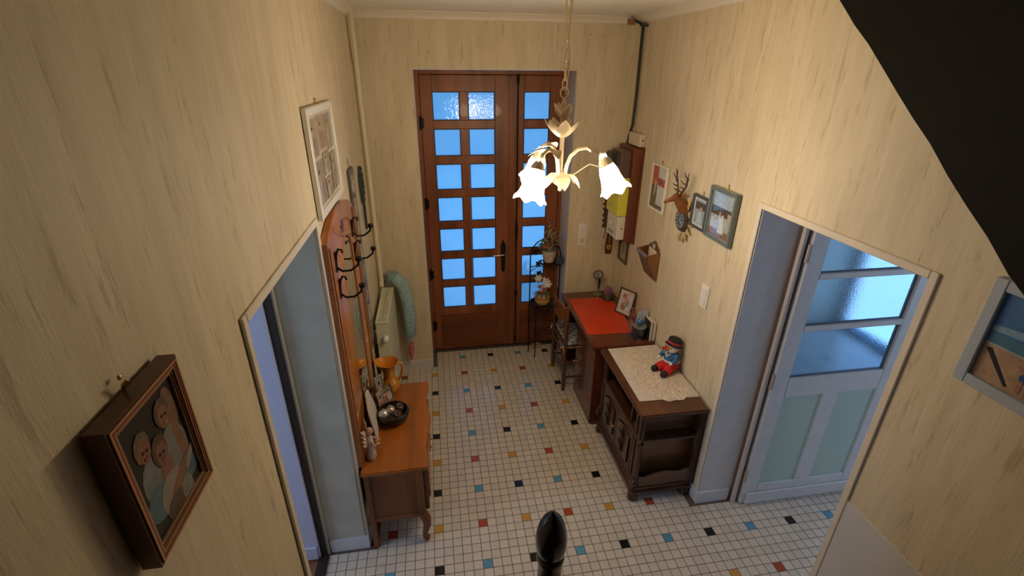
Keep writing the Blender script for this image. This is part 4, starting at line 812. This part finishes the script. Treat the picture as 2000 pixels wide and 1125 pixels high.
# ------------------------------------------------------------------ sideboard with cloth, doily and stork
sb = thing('sideboard', 'dark carved wooden sideboard with open shelf, two doors and open end rack', 'sideboard', (1.51, -1.63, 0)); ux, uy = 1.51, -1.63
b = B(); b.box(1.288-ux, 1.739-ux, -2.022-uy, -1.236-uy, .722, .748); b.box(1.30-ux, 1.735-ux, -2.01-uy, -1.245-uy, .705, .722); b.build('top', BUFF, sb, bevel=.007, seg=2)
b = B(); b.box(1.335-ux, 1.73-ux, -1.80-uy, -1.785-uy, .12, .705); b.box(1.335-ux, 1.73-ux, -1.285-uy, -1.27-uy, .12, .705); b.box(1.715-ux, 1.73-ux, -2.0-uy, -1.27-uy, .10, .705); b.box(1.345-ux, 1.715-ux, -1.785-uy, -1.285-uy, .495, .51); b.box(1.345-ux, 1.715-ux, -1.785-uy, -1.285-uy, .12, .14); b.build('carcass', BUFZ, sb)
b = B(); b.box(1.325-ux, 1.34-ux, -1.985-uy, -1.80-uy, .50, .515)
for y0, y1 in ((-1.99, -1.885), (-1.325, -1.262)): b.box(1.325-ux, 1.345-ux, y0-uy, y1-uy, .13, .705)
b.box(1.322-ux, 1.345-ux, -1.99-uy, -1.262-uy, .485, .512); b.box(1.322-ux, 1.345-ux, -1.99-uy, -1.262-uy, .13, .16); b.build('face_frame', BUFZ, sb, bevel=.003)
for y in (-1.965, -1.91, -1.295): B().box(1.316-ux, 1.326-ux, y-.012-uy, y+.012-uy, .17, .475).box(1.316-ux, 1.326-ux, y-.012-uy, y+.012-uy, .52, .70).build('pilaster_strip', BUFZ, sb, bevel=.004)
for y0, y1 in ((-1.88, -1.608), (-1.602, -1.33)):
    d = B().box(1.322-ux, 1.338-ux, y0-uy, y1-uy, .165, .482).build('door', BUFZ, sb, bevel=.003); B().frame(y0+.03-uy, y1-.03-uy, .20, .45, .014, 0, 1)
    b = B(); ym = (y0+y1)/2-uy; b.prism([(y0+.035-uy, .20), (y1-.035-uy, .20), (y1-.035-uy, .42), (ym, .455), (y0+.035-uy, .42)], 1.312-ux, 1.324-ux, 'x'); b.build('raised_panel', BUFF, d, bevel=.008, seg=2)
    b = B(); b.tube([(1.302-ux, ym, .44), (1.292-ux, ym+.014, .41), (1.298-ux, ym-.012, .37), (1.290-ux, ym+.012, .33), (1.30-ux, ym-.006, .28), (1.305-ux, ym, .22)], [.006, .016, .013, .016, .011, .004], 10)
    b.ell((1.300-ux, ym, .43), .010, .022, .016, 10, 8); b.ell((1.300-ux, ym, .36), .010, .026, .014, 10, 8); hd_ = b.build('carved_handle', M((.10, .075, .065), .25, .4, coat=.4), d, smooth=True)
    b = B(); b.leaf((1.304-ux, ym, .27), (0, .5, -1), .06, .012, (-1, 0, 0)).leaf((1.304-ux, ym, .27), (0, -.5, -1), .06, .012, (-1, 0, 0)); b.build('carved_leaf', BUFF, hd_)
B().tube([(1.312-ux, -1.612-uy, .33), (1.295-ux, -1.612-uy, .33)], .006, 8).ell((1.292-ux, -1.612-uy, .33), .010).build('key', BRASS, sb, smooth=True)
# scrolled corner bracket (front near corner), plinth and feet
def scroll(y, s_):
    b = B(); b.prism([(1.34-ux, .13), (1.31-ux, .14), (1.292-ux, .17), (1.30-ux, .21), (1.318-ux, .25), (1.322-ux, .32), (1.316-ux, .42), (1.325-ux, .48), (1.34-ux, .49)], y-.014-uy, y+.014-uy, 'y'); b.build('scroll_bracket', BUFZ, sb, bevel=.005)
    b = B(); b.tube([(1.308-ux, y-.018-uy, .17), (1.302-ux, y-.018-uy, .195), (1.315-ux, y-.018-uy, .21), (1.325-ux, y-.018-uy, .19), (1.318-ux, y-.018-uy, .17), (1.31-ux, y-.018-uy, .18)], .005, 6); b.build('scroll_carving', BUFF, sb, smooth=True)
scroll(-1.985, -1); scroll(-1.268, 1)
b = B(); b.box(1.305-ux, 1.735-ux, -2.005-uy, -1.25-uy, .075, .10); b.box(1.315-ux, 1.732-ux, -1.995-uy, -1.258-uy, .10, .13); b.build('plinth', BUFF, sb, bevel=.008, seg=2)
b = B(); b.prism([(-1.93-uy, .075), (-1.32-uy, .075), (-1.36-uy, .055), (-1.5-uy, .045), (-1.63-uy, .06), (-1.76-uy, .045), (-1.89-uy, .055)], 1.315-ux, 1.33-ux, 'x'); b.build('apron', BUFF, sb)
for x in (1.335, 1.70):
    for y in (-1.965, -1.29): B().lathe([(.02, 0), (.034, .008), (.038, .03), (.030, .05), (.036, .076)], (x-ux, y-uy, 0), 14).build('foot', BUFZ, sb, smooth=True)
b = B(); b.prism([(1.345-ux, .505), (1.715-ux, .505), (1.715-ux, .52), (1.345-ux, .52)], -1.99-uy, -1.80-uy, 'y'); b.build('end_shelf', BUFF, sb, bevel=.002)
b = B(); b.prism([(1.345-ux, .13), (1.715-ux, .13), (1.715-ux, .24), (1.69-ux, .245), (1.62-ux, .225), (1.53-ux, .24), (1.44-ux, .225), (1.375-ux, .205), (1.345-ux, .215)], -1.99-uy, -1.976-uy, 'y'); b.build('scalloped_rail', wood((.12, .05, .024), 'x', .3, .4), sb, bevel=.003)
b = B(); b.box(1.345-ux, 1.715-ux, -1.99-uy, -1.80-uy, .12, .135); b.build('rack_floor', BUFZ, sb); B().box(1.345-ux, 1.715-ux, -1.905-uy, -1.895-uy, .135, .705).build('rack_back', wood((.24, .12, .06), 'x', .4, .3), sb)
b = B(); b.prism([(1.70-ux, .10), (1.735-ux, .10), (1.735-ux, .705), (1.70-ux, .705), (1.71-ux, .6), (1.69-ux, .5), (1.71-ux, .35), (1.69-ux, .2)], -1.995-uy, -1.975-uy, 'y'); b.build('end_stile', BUFZ, sb, bevel=.003)
def cloth_mat(name, c, holes, scale):
    m, nt, bb = _nt(name); N = nt.nodes.new; L = nt.links.new; tc = N('ShaderNodeTexCoord'); v = N('ShaderNodeTexVoronoi'); v.inputs['Scale'].default_value = scale; L(tc.outputs['Object'], v.inputs['Vector'])
    n_ = N('ShaderNodeTexNoise'); n_.inputs['Scale'].default_value = 22; L(tc.outputs['Object'], n_.inputs['Vector'])
    ad = N('ShaderNodeMath'); ad.operation = 'MULTIPLY_ADD'; ad.inputs[1].default_value = .5; L(n_.outputs['Fac'], ad.inputs[0]); L(v.outputs['Distance'], ad.inputs[2])
    rp = N('ShaderNodeValToRGB'); e_ = rp.color_ramp.elements; e_[0].position = .70; e_[0].color = (*c, 1); e_[1].position = .80; e_[1].color = (*holes, 1); L(ad.outputs[0], rp.inputs[0]); L(rp.outputs[0], bb.inputs['Base Color'])
    bp = N('ShaderNodeBump'); bp.inputs['Strength'].default_value = .5; bp.inputs['Distance'].default_value = .002; bp.invert = True; L(ad.outputs[0], bp.inputs['Height']); L(bp.outputs[0], bb.inputs['Normal']); bb.inputs['Roughness'].default_value = .9
    return m
b = B(); b.prism([(-.202, -.315), (.205, -.325), (.20, .32), (-.19, .315)], 0, .0018, 'z'); o = b.build('table_runner', M((.60, .56, .54), .9, var=.12, scale=30, bump=.2)); o.location = (1.535, -1.565, .7485); tag(o, 'plain pale cloth runner lying on the sideboard', 'cloth')
pd = []
for k in range(72):
    t = 2*PI*k/72; sx = abs(math.cos(t))**.75*math.copysign(1, math.cos(t)); sy = abs(math.sin(t))**.75*math.copysign(1, math.sin(t)); s_ = 1+.018*math.cos(18*t); pd.append((.175*sx*s_, .325*sy*s_))
b = B(); b.prism(pd, 0, .0022, 'z'); o = b.build('doily', cloth_mat('crochet', (.76, .68, .60), (.50, .42, .36), 130)); o.location = (1.565, -1.585, .7505); tag(o, 'oval cream crochet lace doily spread over the sideboard cloth', 'doily')
sk = thing('stork_plush', 'stork plush toy with black hat, blue shirt and red trousers on the doily', 'plush toy', (1.668, -1.585, .7535), -PI/2+.35)
RED = M((.62, .015, .02), .85, var=.2, scale=50); BLU = M((.03, .14, .34), .6, var=.4, scale=40); WF = M((.72, .68, .60), .9, var=.1, scale=60); BF = M((.012, .013, .014), .85)
b = B(); b.ell((0, .01, .05), .058, .052, .05); b.build('body', RED, sk, smooth=True)
for s_ in (-1, 1):
    lg = B().tube([(s_*.022, -.01, .04), (s_*.036, -.055, .032), (s_*.04, -.075, .028)], [.034, .03, .026], 12).build('leg', RED, sk, smooth=True); B().ell((s_*.043, -.095, .024), .021, .026, .023, 12, 8).build('shoe', BF, lg, smooth=True)
b = B(); b.lathe([(.052, .085), (.054, .095), (.05, .12), (.04, .14), (.026, .152)], (0, .012, 0), 18); sh_ = b.build('shirt', BLU, sk, smooth=True)
b = B(); b.lathe([(.048, .078), (.058, .082), (.058, .094), (.05, .096)], (0, .012, 0), 20); b.build('shirt_hem', WF, sh_, smooth=True)
for s_ in (-1, 1):
    B().tube([(s_*.036, .008, .135), (s_*.062, -.02, .11), (s_*.056, -.042, .10)], [.018, .017, .013], 10).build('sleeve', BLU, sh_, smooth=True); B().ell((s_*.053, -.052, .098), .013, .013, .012, 10, 8).build('cuff', WF, sh_, smooth=True)
b = B(); b.bar((-.02, -.03, .15), (.004, -.042, .125), .016, .006); b.bar((.02, -.03, .15), (-.004, -.042, .125), .016, .006); b.build('collar', WF, sh_)
b = B(); b.ell((0, .0, .182), .044, .046, .038); hd_ = b.build('head', WF, sk, smooth=True)
B().lathe([(.017, 0), (.014, .025), (.007, .055), (0, .066)], (0, -.036, .188), 12, (0, -1, .28)).build('beak', M((.62, .18, .03), .7), hd_, smooth=True)
B().lathe([(.0105, .0), (.0085, .025), (0, .036)], (0, -.068, .203), 10, (0, -1, .28)).build('beak_tip', M((.55, .02, .02), .7), hd_, smooth=True)
for s_ in (-1, 1): B().ell((s_*.022, -.039, .198), .005, .004, .006, 8, 6).build('eye', BLK, hd_, smooth=True)
b = B(); b.lathe([(0, -.004), (.05, -.004), (.062, 0), (.05, .006), (.045, .008), (.048, .03), (.046, .045), (.03, .056), (0, .058)], (0, .012, .202), 22, (0, .30, 1)); ht = b.build('hat', BF, hd_, smooth=True)
b = B(); b.lathe([(.0465, .010), (.0485, .011), (.0495, .022), (.0475, .023)], (0, .012, .202), 22, (0, .30, 1)); b.build('hat_band', M((.55, .03, .03), .7), ht, smooth=True)

# ------------------------------------------------------------------ plant stand and plants
ps = thing('plant_stand', 'black wrought iron arched plant stand with two shelves by the front door', 'plant stand', (1.13, -.035, 0))
a_ = arc(0, 1.05, .145, .17, 180, 0, 14)
B().tube([(-.145, 0, .0)]+[(-.145, 0, z) for z in (.4, .8)]+[(p[0], 0, p[1]) for p in a_]+[(.145, 0, z) for z in (.8, .4, .0)], .006, 8).build('arch', BLACKIRON, ps, smooth=True)
for x in (-.1, .1): B().tube([(x, -.11, 0), (x, -.11, .57)], .006, 8).build('front_leg', BLACKIRON, ps)
for z, y0, x0 in ((.57, -.12, -.14), (.99, -.06, -.05)):
    s_ = B().frame(x0, .14, y0, .04, .008, 0, 1); s_.v = [(v[0], v[2], z+.008*v[1]) for v in s_.v]; s_ = s_.build('shelf_frame', BLACKIRON, ps)
    for k in range(8): B().tube([(x0+.01+(.13-x0)*k/8, y0, z+.004), (x0+.01+(.13-x0)*k/8, .04, z+.004)], .0028, 6).build('shelf_bar', BLACKIRON, s_)
for z in (.12, .35, .95): B().tube([(-.145, 0, z), (.145, 0, z)], .0045, 6).build('cross_bar', BLACKIRON, ps)
for x, z, r_, s_ in ((-.06, .23, .055, 1), (.06, .23, .055, -1), (-.06, .46, .045, 1), (.06, .46, .045, -1)):
    B().tube([(x+s_*(r_*(1-k/26))*math.cos(k*.45), 0, z+r_*(1-k/26)*math.sin(k*.45)) for k in range(24)], .004, 6).build('scroll', BLACKIRON, ps, smooth=True)
for x, z in ((-.10, 1.10), (-.07, .98), (-.11, .60), (-.02, .56), (-.06, .88)):
    b = B()
    for a in (0, 1.2, 2.4, 3.7, 5): b.leaf((x, -.006, z), (math.cos(a), -.2, math.sin(a)), .035, .010, (0, -1, 0), .1, 4)
    b.build('iron_leaf', BLACKIRON, ps)
B().tube([(-.145, 0, .90), (-.10, -.005, .93), (-.06, -.005, .96), (0, -.005, .97)], .003, 6).tube([(-.14, 0, .35), (-.08, -.005, .50), (0, -.01, .55)], .003, 6).build('vine', BLACKIRON, ps)
POT = M((.58, .49, .38), .7, var=.25, scale=30, bump=.4)
p1 = thing('potted_plant', 'leafy plant with dry stems in a whitewashed basket pot on upper shelf', 'potted plant', (1.16, -.045, .9995))
b = B(); b.lathe([(0, .001), (.045, .001), (.062, .06), (.07, .115), (.066, .115), (.058, .06), (0, .09)], n=22); b.build('pot', POT, p1, smooth=True)
B().lathe([(.068, .112), (.072, .125), (.066, .13), (.05, .112), (0, .108)], n=20).build('rim_cloth', M((.10, .13, .11), .8), p1, smooth=True)
GRN = M((.16, .27, .09), .5, var=.4, scale=30); PAL = M((.40, .42, .22), .6); DRY = M((.36, .29, .17), .8, var=.3, scale=40)
for k, (dx_, dz_, L_, m_) in enumerate(((-.9, .5, .13, GRN), (-.7, .9, .12, GRN), (-1, .2, .10, GRN), (-.4, 1, .12, PAL), (.3, 1, .13, DRY), (.6, .8, .12, DRY), (.1, 1.2, .14, DRY), (.8, .4, .10, DRY))):
    st_ = B().tube([(dx_*.01, 0, .10), (dx_*.03, -.01, .15), (dx_*.06, -.02, .15+dz_*.07)], .0035, 6).build('stem', m_, p1)
    for q in range(2): B().leaf((dx_*(.045+.012*q), -.02, .15+dz_*.06), (dx_, -.3+.5*q, dz_*.4), L_*.55, .02 if m_ is GRN else .013, (0, 0, 1), .5).build('leaf', m_, st_, smooth=True)
B().tube([(.02, 0, .1), (.03, .0, .24), (.0, -.01, .36), (-.02, -.01, .40)], [.008, .006, .004, .002], 7).tube([(.03, 0, .22), (.06, -.01, .30), (.075, -.01, .29)], [.006, .005, .003], 7).build('woody_stem', DRY, p1, smooth=True)
for k in range(12): B().leaf((.02+random.uniform(-.03, .05), -.02, .24+random.uniform(0, .13)), (random.uniform(-1, 1), -.4, random.uniform(-.7, .8)), .06, .010, (0, 0, 1), .5).build('dry_leaf', DRY, p1, smooth=True)
b = B()
for k in range(6): b.leaf((-.055, -.045, .165), (math.cos(k), -.6, math.sin(k)), .022, .010, (0, -1, 0), .3)
b.build('red_flower', M((.62, .06, .05), .6), p1, smooth=True); B().leaf((.0, -.03, .16), (.1, -.1, 1), .07, .014, (0, -1, 0), .1).build('purple_leaf', M((.14, .03, .06), .5), p1)
tag(B().box(1.215, 1.282, -.135, -.075, .999, 1.058).build('blue_tin', M((.05, .07, .12), .35, .3), bevel=.005), 'dark blue square tin on upper shelf of the plant stand', 'tin')
p2 = thing('flower_pot', 'yellow painted ceramic pot of pink and white artificial flowers on lower shelf', 'potted plant', (1.10, -.085, .5795))
YP = M((.62, .44, .16), .25, var=.3, scale=18, coat=.4)
b = B(); b.lathe([(0, .001), (.05, .001), (.072, .03), (.076, .06), (.066, .09), (.06, .1), (.064, .108), (.056, .108), (.05, .09), (0, .085)], n=24); b.build('pot', YP, p2, smooth=True)
b = B(); b.lathe([(.078, .062), (.0775, .072), (.070, .084), (.069, .074)], n=24); b.build('painted_band', M((.40, .17, .05), .3), p2, smooth=True)
FC = [(.66, .16, .24), (.70, .60, .58), (.55, .08, .07), (.45, .16, .36), (.66, .24, .30), (.68, .56, .40), (.5, .2, .4), (.62, .10, .08)]
for k in range(14):
    a = k*2.4; r_ = .018+.04*(k % 4)/3; z = .125+.05*math.cos(r_*22)+.008*(k % 3); b = B()
    for q in range(6): b.leaf((r_*math.cos(a), r_*math.sin(a), z), (math.cos(q*1.05), math.sin(q*1.05), .5), .026, .011, curl=.3, seg=4)
    b.build('flower', M(FC[k % 8], .7), p2, smooth=True)
for k in range(10):
    a = k*.63; B().leaf((.03*math.cos(a), .03*math.sin(a), .10), (math.cos(a), math.sin(a), .35), .06, .014, curl=.4).build('leaf', M((.05, .12, .05), .5), p2, smooth=True)
WHF = M((.74, .76, .80), .6)
for x, z, zz in ((.03, .25, 1), (-.05, .29, 1), (.045, .22, 1)):
    s_ = B().tube([(x*.3, 0, .1), (x, -.01, z-.02)], .003, 6).build('stem', M((.2, .26, .16), .6), p2); b = B()
    for q in range(6): b.leaf((x, -.012, z-.01), (math.cos(q*1.05), -.5, math.sin(q*1.05)), .045, .013, (0, -1, 0), .2, 5)
    b.build('white_flower', WHF, s_, smooth=True)
b = B()
for k in range(9): b.leaf((.02+random.uniform(-.02, .02), -.02, .13+.014*k), (random.uniform(-.6, .6), -.5, 1), .05, .014, (0, -1, 0), .3)
b.build('white_blossom_spray', WHF, p2, smooth=True)
ds = thing('door_wedge', 'rough sandy stone doorstop on the tiles under the plant stand', 'doorstop', (1.09, .045, .003)); b = B(); b.prism([(-.06, 0), (.06, 0), (.055, .03), (.01, .042), (-.05, .034)], -.035, .035, 'y'); b.build('stone', M((.46, .34, .2), .8, var=.3, scale=30, bump=.4), ds, bevel=.008)
